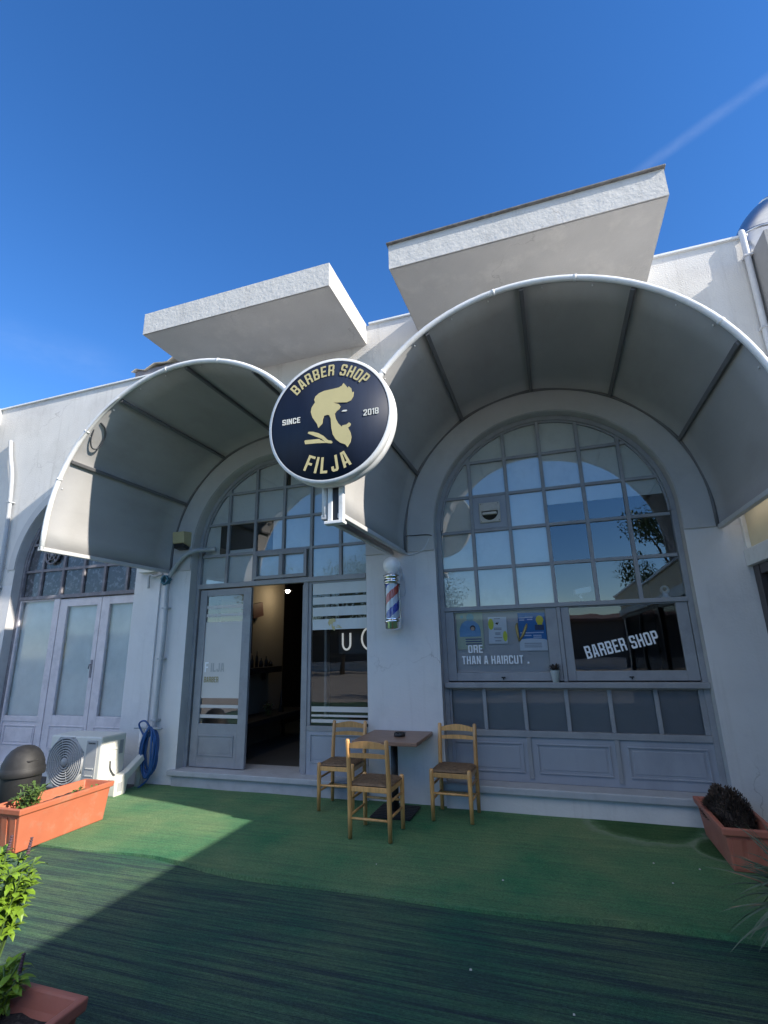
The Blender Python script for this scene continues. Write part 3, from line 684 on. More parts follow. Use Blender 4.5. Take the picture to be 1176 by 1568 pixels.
# lettering on the panes
mb = MB(); put_text(mb, 'ORE', -.985, 1.598, .170, .088, YF+.014); put_text(mb, 'THAN A HAIRCUT', -1.065, 1.470, .700, .092, YF+.014); put_text(mb, '.', -.322, 1.470, .020, .020, YF+.014); mb.build('lettering', 'white_letter', win)
mb = MB(); put_text(mb, 'BARBER SHOP', .318, 1.510, .755, .135, YF+.014, .030, rot=math.atan2(.155, .74)); mb.build('lettering', 'white_letter', win)

# ======== door bay
C1 = CX[1]; cols1 = [-4.430, -3.972, -3.508, -3.066, -2.626]; rows1 = [3.042, 3.512, 3.972]
ent = arched_frame(C1, cols1, rows1, 2.562, 2.628, 'frame', 'shop_entrance')
leaded(C1, cols1, rows1, 2.628, 1.31, YF+.03, 6, 'glass', ent)
fm = MB(); xs = [C1-1.31]+cols1+[C1+1.31]; zs = [2.628]+rows1+[4.42]
for i in range(6):
    for j in range(4):
        xa, xb, za, zb = xs[i]+.004, xs[i+1]-.004, zs[j]+.004, zs[j+1]-.004
        if (i, j) in ((1, 1),): zb = za+.07
        if (i, j) == (2, 1): xa += .27
        if (i, j) == (0, 1): xb -= .16
        if j == 3 and i == 3: xa += .07
        p = cellpoly(C1, max(xa, C1-1.31), min(xb, C1+1.31), za, zb, 1.31)
        if max(q[1] for q in p) - za > .02: fm._add([(x, YF+.05, z) for x, z in p], [tuple(range(len(p)))])
fm.build('frosted_film', 'film', ent)
mb = casement(-3.952, -3.12, 2.645, 3.022, -3.905, -3.165, 2.69, 2.975); mb.box(-3.552, -3.49, YF-.006, YF+.04, 2.69, 2.975)
for i in range(0, len(mb.v)): x, y, z = mb.v[i]; mb.v[i] = (x, y-.022, z)
mb.build('vent_sash', 'frame', ent, bevel=.004)
mb = MB(); mb.box(-3.160, -3.090, YF-.01, YF+.06, .197, 2.562); mb.box(-3.09, C1+RO-.055, YF-.006, YF+.055, .690, .752)
mb.box(-3.09, -3.045, YF+.004, YF+.05, .752, 2.562); mb.box(-3.045, -2.2, YF+.004, YF+.05, 2.535, 2.562)
mb.build('side_frame', 'frame', ent, bevel=.004)
MB().quad((-3.05, YF+.02, .745), (-2.2, YF+.02, .745), (-2.2, YF+.02, 2.54), (-3.05, YF+.02, 2.54)).build('pane', 'sideglass', ent)
mb = MB(); mb.box(-3.09, -2.2, YF, YF+.05, .196, .69); mb.build('panel_board', 'panel', ent)
fielded(-3.035, -2.26, .33, .66).build('panel', 'panel', ent, bevel=.003)
mb = MB()
for a, b in ((2.385, 2.535), (2.255, 2.350), (2.100, 2.215), (1.925, 2.060)): mb.box(-3.03, -2.2, YF+.014, YF+.017, a, b)
mb.build('striped_film', 'film_white', ent)
mb = MB()
for a, b in ((.918, .980), (.860, .885), (.790, .83)): mb.box(-3.03, -2.2, YF+.014, YF+.017, a, b)
mb.build('striped_film', 'film_door', ent)
HAIR = [(-0.128, 0.187), (-0.139, 0.215), (-0.126, 0.246), (-0.089, 0.273), (-0.039, 0.286), (0.033, 0.288), (0.105, 0.291), (0.137, 0.304), (0.154, 0.328), (0.197, 0.269), (0.203, 0.285), (0.227, 0.261), (0.237, 0.214), (0.252, 0.22), (0.247, 0.174), (0.223, 0.14), (0.186, 0.128), (0.121, 0.139), (0.056, 0.149), (0.11, 0.123), (0.124, 0.099), (0.11, 0.074), (0.083, 0.057), (0.067, 0.038), (0.075, -0.007), (0.1, -0.06), (0.137, -0.101), (0.142, -0.089), (0.18, -0.087), (0.206, -0.07), (0.222, -0.086), (0.214, -0.109), (0.195, -0.119), (0.219, -0.171), (0.226, -0.214), (0.218, -0.26), (0.189, -0.302), (0.168, -0.273), (0.121, -0.25), (0.078, -0.211), (0.049, -0.159), (0.035, -0.092), (0.029, -0.004), (0.013, 0.034), (-0.007, 0.04), (-0.037, 0.035), (-0.05, 0.004), (-0.055, -0.039), (-0.093, -0.073), (-0.108, -0.03), (-0.153, 0.039), (-0.171, 0.098), (-0.163, 0.141), (-0.144, 0.168)]
EYE = [(0.134, 0.047), (0.148, 0.059), (0.183, 0.056), (0.188, 0.049), (0.175, 0.04)]
SCIS1 = [(-0.198, -0.11), (-0.19, -0.095), (-0.146, -0.102), (-0.09, -0.125), (-0.04, -0.16), (0.003, -0.207), (0.036, -0.218), (0.047, -0.233), (0.036, -0.244), (-0.002, -0.234), (-0.018, -0.23), (-0.035, -0.209), (-0.062, -0.183), (-0.128, -0.148)]
SCIS2 = [(-0.23, -0.18), (-0.222, -0.173), (-0.084, -0.182), (-0.067, -0.196), (-0.04, -0.209), (-0.013, -0.231), (-0.111, -0.219), (-0.221, -0.212)]
def emblem(mb, polys, cx, cz, s, y, th=.003):
    for p in polys:
        n = len(p); vs = [(cx+a*s, y, cz+b*s) for a, b in p]
        mb._add(vs + [(q[0], q[1]+th, q[2]) for q in vs], [tuple(range(n)), tuple(range(2*n-1, n-1, -1))] + [(i, n+i, n+(i+1) % n, (i+1) % n) for i in range(n)])
    return mb
mb = MB(); emblem(mb, [HAIR], -2.76, 1.985, .26, YF+.009, .002); emblem(mb, [SCIS1, SCIS2], -2.62, 2.01, .30, YF+.009, .002); mb.build('gold_emblem', 'gold', ent)

# the door leaf that is closed
dmb = casement(-4.835, -3.978, .205, 2.545, -4.722, -4.108, .740, 2.452); dmb.box(-4.722, -4.108, YF+.004, YF+.04, .205, .739)
door = dmb.build('door', 'frame', building, bevel=.005)
MB().quad((-4.73, YF+.02, .73), (-4.10, YF+.02, .73), (-4.10, YF+.02, 2.46), (-4.73, YF+.02, 2.46)).build('pane', 'glass', door)
mb = MB()
for a, b in ((1.066, 2.086), (2.275, 2.318), (2.160, 2.200), (.940, .980), (.812, .855)): mb.box(-4.722, -4.108, YF+.014, YF+.017, a, b)
mb.build('frosted_film', 'film_door', door)
fielded(-4.715, -4.155, .345, .600).build('panel', 'frame', door, bevel=.003)
mb = MB(); put_text(mb, 'F', -4.690, 1.405, .058, .135, YF+.010); mb.build('lettering', 'white_letter', door)
mb = MB(); put_text(mb, 'ILJA', -4.590, 1.410, .22, .115, YF+.010); mb.build('lettering', 'grey_letter', door)
mb = MB(); put_text(mb, 'BARBER', -4.690, 1.270, .235, .075, YF+.010); mb.build('lettering', 'gold_letter', door)
# the other leaf, swung open into the shop
mb = MB(); mb.box(-3.215, -3.172, .22, .33, .205, 2.54); mb.box(-3.215, -3.172, .92, 1.03, .205, 2.54); mb.box(-3.214, -3.173, .33, .92, .205, .75); mb.box(-3.214, -3.173, .33, .92, 2.44, 2.54)
d2 = mb.build('door', 'frame', building, bevel=.004); d2['label'] = 'leaf swung open into the dark shop'
MB().quad((-3.19, .33, .75), (-3.19, .92, .75), (-3.19, .92, 2.44), (-3.19, .33, 2.44)).build('pane', 'glass', d2)
mb = MB(); mb.tube([(-3.166, .30, 1.28), (-3.166, .255, 1.28), (-3.166, .20, 1.27)], .011, 8); mb.lathe([(.03, 0), (.03, .01), (0, .012)], (-3.169, .30, 1.28), 12); mb.build('handle', 'chrome', d2)

# ======== old shop front on the left
C0 = CX[0]; cols0 = [-8.105, -7.625, -7.175, -6.725, -6.262]; rows0 = [3.060, 3.520, 3.98]
old = arched_frame(C0, cols0, rows0, 2.575, 2.632, 'oldframe', 'old_shopfront', .024)
flat_poly(arch_poly(C0, 2.632, 1.31), YF+.03).build('pane', 'oldglass', old)
flat_poly(arch_poly(C0, 2.60, 1.31), YF+.05).build('painted_pane', 'peel', old)
mb = MB()
mb.box(C0-RO+.055, -8.45, YF-.006, YF+.05, .10, 2.575); mb.box(-7.70, -7.575, YF-.014, YF+.05, .10, 2.575)
mb.box(-8.45, -7.70, YF, YF+.05, .695, .775); mb.box(-8.45, -7.70, YF, YF+.05, 2.55, 2.575); mb.box(-8.45, -7.70, YF+.012, YF+.05, .10, .695)
mb.build('shop_frame', 'lilac', old, bevel=.004)
fielded(-8.40, -7.74, .36, .64, YF+.012).build('panel', 'lilac', old, bevel=.003)
MB().quad((-8.46, YF+.02, .77), (-7.69, YF+.02, .77), (-7.69, YF+.02, 2.56), (-8.46, YF+.02, 2.56)).build('pane', 'oldglass', old)
mb = MB(); mb.box(C0-RO, C0+RO, YF+.07, YF+.075, .1, 2.6); mb.build('backing', 'curtain', old)
for x0, x1, g0, g1 in ((-7.572, -6.700, -7.41, -6.785), (-6.690, -5.90, -6.535, -5.99)):
    k = casement(x0, x1, .12, 2.555, g0, g1, .795, 2.435); k.box(g0, g1, YF+.006, YF+.04, .12, .794)
    dd = k.build('old_door', 'lilac', building, bevel=.004)
    MB().quad((g0-.01, YF+.02, .78), (g1+.01, YF+.02, .78), (g1+.01, YF+.02, 2.45), (g0-.01, YF+.02, 2.45)).build('pane', 'oldglass', dd)
    fielded(g0-.03, g1+.03, .34, .655).build('panel', 'lilac', dd, bevel=.003)
    if x0 < -7:
        h = MB(); h.box(-6.765, -6.732, YF-.012, YF-.004, 1.34, 1.60); h.tube([(-6.75, YF-.01, 1.53), (-6.75, YF-.045, 1.53), (-6.75, YF-.05, 1.47)], .009, 8); h.build('handle', 'oldframe', dd)

# ======== shop interior (seen through the open door and the clear panes)
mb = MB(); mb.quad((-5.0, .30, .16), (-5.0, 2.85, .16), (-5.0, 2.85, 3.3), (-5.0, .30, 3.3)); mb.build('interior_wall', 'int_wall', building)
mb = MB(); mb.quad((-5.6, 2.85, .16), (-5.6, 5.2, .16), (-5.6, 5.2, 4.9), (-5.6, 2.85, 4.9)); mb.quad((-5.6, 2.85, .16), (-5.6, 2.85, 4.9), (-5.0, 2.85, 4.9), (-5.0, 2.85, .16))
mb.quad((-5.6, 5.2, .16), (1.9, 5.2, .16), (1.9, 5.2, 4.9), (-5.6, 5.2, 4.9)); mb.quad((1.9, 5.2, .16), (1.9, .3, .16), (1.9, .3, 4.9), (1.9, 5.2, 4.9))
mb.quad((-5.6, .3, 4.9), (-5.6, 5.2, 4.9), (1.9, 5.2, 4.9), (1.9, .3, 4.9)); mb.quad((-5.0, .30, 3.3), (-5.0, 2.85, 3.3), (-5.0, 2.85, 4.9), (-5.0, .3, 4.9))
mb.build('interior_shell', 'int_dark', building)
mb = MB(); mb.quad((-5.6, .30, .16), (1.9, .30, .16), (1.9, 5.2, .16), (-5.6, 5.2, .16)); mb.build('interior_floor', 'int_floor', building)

# ------------------------------------------------------------------ neighbouring wing on the right
wing = thing('neighbouring_building', 'low cream fronted building projecting forward at the right, brown shop window under a white ledge', 'building', (0, 0, 0))
mb = MB(); mb.box(2.05, 9, -10.5, -.002, -.05, 2.938); mb.build('wall', 'upper', wing)
mb = MB(); mb.box(2.623, 5.5, -.40, .9, 2.94, 5.98); mb.build('tall_wall', mat('grey_bare_render', (.30, .30, .30), .85, .1, 2, .4, 40), wing)
mb = MB(); mb.box(1.985, 2.049, -10.5, -.055, 2.56, 2.94); mb.build('fascia', 'cream', wing, bevel=.004)
mb = MB(); mb.box(1.945, 2.049, -.054, -.003, 2.56, 2.965); mb.box(1.945, 2.06, -10.5, -.055, 2.942, 2.99); mb.build('fascia_trim', 'whitemetal', wing, bevel=.004)
mb = MB(); mb.box(1.925, 2.049, -10.5, -.003, 2.395, 2.559); mb.build('ledge', 'whitemetal', wing, bevel=.006)
wf = MB()
for y in (-.075, -2.4, -4.8, -7.2, -9.6): wf.box(1.975, 2.048, y-.07, y+.07, .0, 2.394)
wf.box(1.98, 2.046, -10.4, -.15, .0, .35); wf.box(1.982, 2.044, -10.4, -.15, 2.30, 2.392)
wfo = wf.build('window_frame', 'brown', wing, bevel=.004)
MB().quad((2.02, -.14, .35), (2.02, -9.7, .35), (2.02, -9.7, 2.3), (2.02, -.14, 2.3)).build('pane', 'oldglass', wfo)
mb = MB(); mb.box(2.042, 2.046, -9.7, -.14, .35, 2.3); mb.build('backing', 'int_dark', wfo)

# ------------------------------------------------------------------ awnings
def make_awning(cx, label):
    r = 1.72; zc = 3.035; y0 = -2.0; t = thing('awning', label, 'awning', (cx, 0, 0), 0, 'barrel awnings over the arches')
    mb = MB(); n = 60
    def prof(rad):
        pts = [(rad, 2.83-zc)]
        for k in range(n+1):
            a = math.pi*k/n; ph = (k/n*6) % 1
            rr = rad - .020*math.sin(math.pi*ph)            # canvas sags a little between the ribs
            pts.append((rr*math.cos(a), rr*math.sin(a)))
        pts.append((-rad, 2.83-zc)); return pts
    po, pi = prof(r+.003), prof(r-.003); ny = 6
    vs = []
    for P in (po, pi):
        for j in range(ny+1):
            y = y0+(-.025-y0)*j/ny
            for x, z in P: vs.append((x, y, zc+z))
    k = len(po); fs = []
    for s in (0, 1):
        o = s*k*(ny+1)
        for j in range(ny):
            for i in range(k-1):
                q = (o+j*k+i, o+j*k+i+1, o+(j+1)*k+i+1, o+(j+1)*k+i); fs.append(q if s == 1 else q[::-1])
    o = k*(ny+1)
    for j in (0, ny):
        for i in range(k-1): fs.append((j*k+i, j*k+i+1, o+j*k+i+1, o+j*k+i))
    for i in (0, k-1):
        for j in range(ny): fs.append((j*k+i, (j+1)*k+i, o+(j+1)*k+i, o+j*k+i))
    mb.smooth = True; mb._add(vs, fs); mb.build('canvas', 'fabric', t)
    arc = lambda rad, y, a0=0, a1=180, m=48: [(rad*math.cos(R_(a0+(a1-a0)*q/m)), y, zc+rad*math.sin(R_(a0+(a1-a0)*q/m))) for q in range(m+1)]
    path = [(r, y0-.005, 2.82)]+arc(r, y0-.005)+[(-r, y0-.005, 2.82)]
    mb = MB(); mb.tube(path, .027, 12); mb.build('front_hoop', 'whitemetal', t)
    path = [(r-.02, -.03, 2.83)]+arc(r-.02, -.03)+[(-r+.02, -.03, 2.83)]
    mb = MB(); mb.tube(path, .018, 8); mb.build('wall_hoop', 'rib', t)
    for a in (28, 59, 90, 121, 152):
        rr = r-.022; x, z = rr*math.cos(R_(a)), zc+rr*math.sin(R_(a))
        mb = MB(); ux, uz = math.cos(R_(a)), math.sin(R_(a))
        P = [(x+ux*p-uz*q, z+uz*p+ux*q) for p, q in ((-.02, -.02), (.018, -.02), (.018, .02), (-.02, .02))]
        mb.hexa([(P[i][0], y0+.02, P[i][1]) for i in range(4)] + [(P[i][0], -.04, P[i][1]) for i in range(4)])
        mb.build('rib', 'rib', t, bevel=.006)
    for s in (-1, 1):
        mb = MB(); mb.box(s*r-.026, s*r+.026, y0-.03, -.03, 2.80, 2.845); mb.build('side_rail', 'railgrey', t, bevel=.006)
    for a in (20, 36, 47, 70, 84, 100, 112, 126, 140, 163):
        x, z = (r-.012)*math.cos(R_(a)), zc+(r-.012)*math.sin(R_(a))
        mb = MB(); mb.lathe([(0, .006), (.005, .005), (.006, -.008), (0, -.008)], (x*.992, y0+.05, zc+(z-zc)*.992), 8, 'z'); mb.build('fixing', 'whitemetal', t)
    for a in (35, 75, 98, 139, 160):
        x, z = r*math.cos(R_(a)), zc+r*math.sin(R_(a)); mb = MB(); ux, uz = math.cos(R_(a)), math.sin(R_(a))
        mb.tube([(x-uz*.012, y0-.005, z+ux*.012), (x+uz*.012, y0-.005, z-ux*.012)], .030, 10); mb.build('clip', 'whitemetal', t)
    return t
make_awning(-3.56, 'grey barrel vaulted canvas awning over the open shop door')
make_awning(0.04, 'grey barrel vaulted canvas awning over the large lettered window')

# ------------------------------------------------------------------ round sign
SX, SZ, SY = -1.725, 3.68, -2.20
sign = thing('round_sign', 'round navy hanging sign with gold bearded man emblem and barber shop lettering', 'sign', (SX, SY, SZ))
mb = MB(); mb.lathe([(0, 0), (.575, 0), (.575, -.02), (0, -.02)], (0, 0, 0), 72, 'y'); 
mb2 = MB(); pr = [(.576, .002), (.600, .004), (.606, -.01), (.606, -.055), (.598, -.06), (.598, -.085), (.608, -.09), (.608, -.14), (.59, -.15), (.0, -.15)]
mb2.lathe(pr, (0, 0, 0), 72, 'y'); mb2.build('rim', 'whitemetal', sign)
mb.build('face', 'navy', sign)
mb = MB(); arc_text(mb, 'BARBER SHOP', 0, 0, .430, .112, 138, 38, -.004, False, 0, 1.0); arc_text(mb, 'FILJA', 0, 0, .515, .150, 240, 299, -.004, True, 0, .86); mb.build('lettering', 'gold', sign)
mb = MB(); emblem(mb, [HAIR, SCIS1, SCIS2], 0, 0, 1.0, -.005, .004); mb.build('emblem', 'gold', sign)
mb = MB(); put_text(mb, 'SINCE', -.462, .012, .185, .055, -.004, .010); put_text(mb, '2018', .342, -.032, .140, .058, -.004, .010); emblem(mb, [EYE], 0, 0, 1, -.005, .004); mb.build('small_lettering', 'signwhite', sign)
mb = MB(); mb.box(-.075, -.03, .165, .215, -.90, -.1); mb.box(.03, .075, .166, .214, -.90, -.1); mb.box(-.10, .085, .14, .225, -.935, -.905)
mb.build('bracket', 'whitemetal', sign, bevel=.006)
mb = MB(); mb.box(-.029, .029, .175, .20, -.92, -.12); mb.build('channel', 'black', sign)

# ------------------------------------------------------------------ barber pole
PX, PY = -1.810, -.145
pole = thing('barber_pole', 'chrome barber pole with red white and blue stripes and white globe', 'barber pole', (PX, PY, 1.88))
mb = MB(); mb.lathe([(0, 0), (.06, .0), (.098, .02), (.10, .085), (.108, .09), (.108, .115), (.098, .12), (.098, .135)], (0, 0, 0), 28); mb.build('lower_cap', 'chrome', pole)
mb = MB(); mb.lathe([(.098, .545), (.098, .56), (.110, .562), (.110, .585), (.100, .59), (.100, .62), (.112, .625), (.112, .65), (.06, .665), (.045, .69), (0, .69)], (0, 0, 0), 28); mb.build('upper_cap', 'chrome', pole)
mb = MB(); mb.smooth = True; n, hN = 48, 40; pitch = .40; POLE_PH = .8625
for i in range(hN):
    for k in range(n):
        z0, z1 = .13+.42*i/hN, .13+.42*(i+1)/hN
        a0, a1 = 2*math.pi*k/n, 2*math.pi*(k+1)/n
        ph = (-(k+.5)/n + (z0+z1)/2/pitch + POLE_PH) % 1.0
        mb.cur = 1 if ph < .26 else (0 if ph < .5 else (2 if ph < .76 else 0))
        r = .080; mb.quad((r*math.cos(a0), r*math.sin(a0), z0), (r*math.cos(a1), r*math.sin(a1), z0), (r*math.cos(a1), r*math.sin(a1), z1), (r*math.cos(a0), r*math.sin(a0), z1))
mb.build('striped_cylinder', ['polewhite', 'red', 'blue'], pole)
mb = MB(); mb.lathe([(.094, .13), (.094, .55)], (0, 0, 0), 28); mb.build('glass_tube', 'tubeglass', pole)
mb = MB(); mb.lathe([(.110*math.sin(math.pi*k/14), .775-.110*math.cos(math.pi*k/14)) for k in range(15)], (0, 0, 0), 28); mb.build('globe', 'globe', pole)
mb = MB(); mb.box(.01, .05, .10, .144, .56, .74); mb.box(.01, .05, .09, .144, .06, .12); mb.box(.03, .085, .06, .144, .60, .66); mb.build('wall_bracket', 'whitemetal', pole, bevel=.006)
mb = MB(); mb.tube([(.07, .14, .78), (.10, .12, .70), (.12, .13, .58), (.13, .14, .48), (.11, .145, .42), (.07, .14, .40)], .006, 6); mb.build('cord', 'cablelight', pole)

# ------------------------------------------------------------------ chairs and table
def make_chair(label, loc, rz):
    t = thing('wooden_chair', label, 'chair', loc, rz, 'rush seated wooden chairs round the cafe table')
    W, D, H, S = .195, .185, .845, .445
    def leg(pts, r0, r1):
        m = MB(); m.tube(pts, [r0, (r0+r1)/2+.002, r1], 10); return m.build('leg', 'wood', t)
    for s in (-1, 1):
        m = MB(); m.tube([(s*W, D, 0), (s*W, D, .2), (s*W, D, S-.03), (s*W, D, S+.015), (s*W, D, S+.025)], [.019, .022, .023, .022, .013], 12); m.build('leg', 'wood', t)
        m = MB(); m.tube([(s*W, -D, 0), (s*W, -D-.002, .2), (s*W, -D-.006, S), (s*W*1.0, -D-.028, .66), (s*W*1.0, -D-.052, H-.012), (s*W, -D-.053, H)], [.019, .022, .023, .0215, .0205, .013], 12); m.build('leg', 'wood', t)
    m = MB()   # seat rails
    m.box(-W, W, D-.011, D+.011, S-.055, S-.010); m.box(-W, W, -D-.014, -D+.008, S-.055, S-.010)
    for s in (-1, 1): m.box(s*W-.010, s*W+.010, -D+.008, D-.011, S-.056, S-.011)
    m.build('seat_frame', 'wood', t, bevel=.004)
    # rush seat: four woven triangles that dip along the diagonals
    m = MB(); m.smooth = True; N = 48; vs = []; fs = []
    for i in range(N+1):
        for j in range(N+1):
            u, v = -1+2*i/N, -1+2*j/N
            ring = max(abs(u), abs(v)); diag = 1-min(1, abs(abs(u)-abs(v))*5)
            cord = .0035*math.cos(ring*24*math.pi)
            vs.append((u*(W+.012), v*(D+.012), S+.012+.010*(1-ring)-.010*diag*ring+cord-.03*max(0, ring-.93)*8))
    for i in range(N):
        for j in range(N): a = i*(N+1)+j; fs.append((a, a+N+1, a+N+2, a+1))
    m._add(vs, fs); o = len(m.v)
    m.quad((-W, -D, S-.02), (-W, D, S-.02), (W, D, S-.02), (W, -D, S-.02)); m.build('seat', 'rush', t)
    # back rails: shaped top rail and plain slat
    def backrail(z0, z1, wave):
        m = MB(); K = 14; fr = []; 
        for k in range(K+1):
            u = -1+2*k/K; x = u*(W-.012); dy = -.016*(1-u*u); zc_ = (z0+z1)/2
            y = -D-.006-(zc_-S)*.118+dy
            top = z1+(wave*(math.cos(u*math.pi*1.0)*.5+.5) - wave*.35*(abs(u) > .75)) ; fr.append((x, y, z0+(wave*.25*(1-u*u)), top))
        for a, b in zip(fr[:-1], fr[1:]):
            m.hexa([(a[0], a[1]-.008, a[2]), (b[0], b[1]-.008, b[2]), (b[0], b[1]+.008, b[2]), (a[0], a[1]+.008, a[2]),
                    (a[0], a[1]-.008, a[3]), (b[0], b[1]-.008, b[3]), (b[0], b[1]+.008, b[3]), (a[0], a[1]+.008, a[3])])
        return m
    backrail(.765, .815, .020).build('top_rail', 'wood', t, merge=True)
    backrail(.685, .722, .006).build('back_slat', 'wood', t, merge=True)
    for a, b in (((-W, D, .245), (W, D, .245)), ((-W, -D-.002, .165), (W, -D-.002, .165)), ((-W, D, .185), (-W, -D-.002, .185)), ((W, D, .185), (W, -D-.002, .185)), ((-W, D, .315), (-W, -D-.003, .315)), ((W, D, .315), (W, -D-.003, .315))):
        m = MB(); m.tube([a, ((a[0]+b[0])/2, (a[1]+b[1])/2, a[2]), b], [.010, .0125, .010], 8); m.build('stretcher', 'wood', t)
    return t
ch = make_chair('pine chair nearest the camera, its slatted back turned to the viewer', (-1.765, -.965, .012), R_(-1.5))
copy_thing(ch, 'pine chair right of the table, facing out below the low window panes', (-1.135, -.315, .012), R_(178))
copy_thing(ch, 'pine chair left of the table, facing out in front of the glazed side panel', (-2.405, -.305, .012), R_(181))

table = thing('cafe_table', 'square brown topped cafe table on a black pedestal against the pier', 'table', (-1.772, -.36, .012))
mb = MB(); mb.box(-.352, .352, -.352, .352, .705, .742); mb.build('tabletop', 'laminate', table, bevel=.006)
mb = MB(); mb.tube([(0, 0, .02), (0, 0, .70)], .038, 16); mb.box(-.18, .18, -.03, .03, .68, .704); mb.box(-.03, .03, -.18, -.031, .682, .703); mb.box(-.03, .03, .031, .18, .682, .703); mb.build('pedestal', 'blackmetal', table)
mb = MB(); mb.box(-.215, .215, -.215, .215, 0, .012)
for k in range(9): mb.box(-.205, .205, -.205+k*.05, -.185+k*.05, .012, .020)
mb.build('base_plate', 'blackmetal', table, bevel=.003)
ash = MB(); ash.lathe([(0, 0), (.058, 0), (.062, .012), (.060, .036), (.052, .038), (.046, .014), (0, .012)], (0, 0, 0), 24)
for a in (30, 150, 270): ash.box(.05*math.cos(R_(a))-.012, .05*math.cos(R_(a))+.012, .05*math.sin(R_(a))-.012, .05*math.sin(R_(a))+.012, .030, .0405)
tag(ash.build('ashtray', 'black', None, loc=(-1.70, -.37, .7545)), 'small round black ashtray on the brown cafe table', 'ashtray')

# ------------------------------------------------------------------ window things
vent = thing('wall_vent', 'beige square vent cover with louvred round mouth on the window board', 'vent', (-.603, YF+.010, 3.275))
mb = MB(); mb.box(-.128, .128, -.022, 0, -.128, .128); mb.build('cover_plate', 'vent', vent, bevel=.02)
mb = MB(); mb.lathe([(.0, .024), (.100, .024), (.100, .0)], (0, 0, 0), 28, 'y'); mb.build('mouth', 'black', vent)
mb = MB()
mb.prism([(-.098, .012), (.098, .012)] + [(.1*math.cos(R_(a)), .012+.082*math.sin(R_(a))) for a in range(10, 175, 12)], -.05, -.0255); mb.prism([(-.092, -.036), (.092, -.036), (.085, -.002), (-.085, -.002)], -.062, -.0265); mb.build('louvre', 'vent', vent, bevel=.006)
for x in (-.108, .108):
    for z in (-.108, .108):
        mb = MB(); mb.lathe([(0, .027), (.008, .026), (.008, .02)], (x, 0, z), 8, 'y'); mb.build('screw', 'chrome', vent)

fan = thing('extractor_fan', 'round slotted extractor fan in the peeling panes of the left shopfront', 'fan', (-7.90, YF+.01, 3.32))
mb = MB(); mb.lathe([(.155, 0), (.17, .03), (.15, .04), (.14, .02)], (0, 0, 0), 28, 'y'); mb.lathe([(.085, .02), (.095, .035), (.075, .035)], (0, 0, 0), 24, 'y'); mb.build('ring', 'oldframe', fan)
mb = MB(); mb.lathe([(0, .005), (.155, .004)], (0, 0, 0), 24, 'y'); mb.build('hole', 'black', fan)
mb = MB()
for k in range(5):
    a = R_(90+72*k); p = [(.03*math.cos(a-.3), .03*math.sin(a-.3)), (.145*math.cos(a-.10), .145*math.sin(a-.10)), (.145*math.cos(a+.10), .145*math.sin(a+.10)), (.03*math.cos(a+.3), .03*math.sin(a+.3))]
    mb.prism(p, -.030, -.012)
mb.lathe([(0, .04), (.04, .036), (.04, .0)], (0, 0, 0), 16, 'y'); mb.build('blades', 'oldframe', fan)

# posters behind the left casement
def poster(label, x0, x1, z0, z1, y, base, tilt=0.0, name='poster'):
    t = thing(name, label, 'poster', ((x0+x1)/2, y, (z0+z1)/2)); t.rotation_euler = (0, tilt, 0)
    w_, h_ = (x1-x0)/2, (z1-z0)/2
    mb = MB(); mb.box(-w_, w_, 0, .0015, -h_, h_); mb.build('sheet', base, t)
    return t, w_, h_
def flat(name, col): 
    if name not in M: M[name] = mat(name, col, .6, .06, 8)
    return name
def disc(mb, x, z, rx, rz, y, a0=0, a1=360, n=24):
    mb._add([(x+rx*math.cos(R_(a0+(a1-a0)*k/n)), y, z+rz*math.sin(R_(a0+(a1-a0)*k/n))) for k in range(n+1 if a1-a0 < 360 else n)], [tuple(range(n+1 if a1-a0 < 360 else n))])
t, a, b = poster('pale green poster with a light blue dome and small dark haired face', -1.112, -.795, 1.640, 2.066, YF+.040, flat('paper_green', (.42, .48, .36)))
mb = MB(); mb.smooth = False
disc(mb, 0, -.01, .125, .135, -.001, 0, 180); mb.quad((-.125, -.001, -.07), (.125, -.001, -.07), (.125, -.001, -.01), (-.125, -.001, -.01)); mb.build('blue_dome', flat('print_lightblue', (.16, .34, .55)), t)
mb = MB(); disc(mb, .035, .03, .032, .032, -.002); mb.build('hair', flat('print_dark', (.05, .04, .05)), t)
mb = MB(); disc(mb, .035, .022, .022, .022, -.003); mb.build('face', flat('print_skin', (.55, .38, .27)), t)
mb = MB(); disc(mb, .01, .155, .045, .045, -.002); disc(mb, -.09, .165, .02, .02, -.002); mb.build('roundel', flat('print_teal', (.20, .42, .45)), t)
mb = MB()
for k in range(3): mb.quad((-.06+.0*k, -.002, -.105-.028*k), (.13, -.002, -.105-.028*k), (.13, -.002, -.092-.028*k), (-.06, -.002, -.092-.028*k))
mb.build('text_lines', flat('print_navy', (.06, .09, .22)), t)
t, a, b = poster('small white poster with lime splashes and a little black bird', -.735, -.520, 1.695, 2.002, YF+.040, flat('paper_white', (.62, .66, .70)), R_(1.0))
mb = MB(); disc(mb, -.075, .07, .032, .065, -.001); disc(mb, .082, -.07, .025, .06, -.001); mb.build('splash', flat('print_lime', (.58, .62, .06)), t)
mb = MB(); mb._add([(-.025, -.001, .078), (.0, -.001, .060), (.022, -.001, .098), (.006, -.001, .085), (-.004, -.001, .092)], [(0, 1, 2, 3, 4)]); mb.build('bird', flat('print_black', (.02, .02, .02)), t)
mb = MB()
for z, w_ in ((.128, .035), (.02, .045), (.004, .045), (-.035, .03), (-.05, .03), (-.09, .045), (-.125, .035)): mb.quad((-w_, -.001, z), (w_, -.001, z), (w_, -.001, z+.008), (-w_, -.001, z+.008))
mb.build('text_lines', flat('print_grey', (.20, .22, .26)), t)
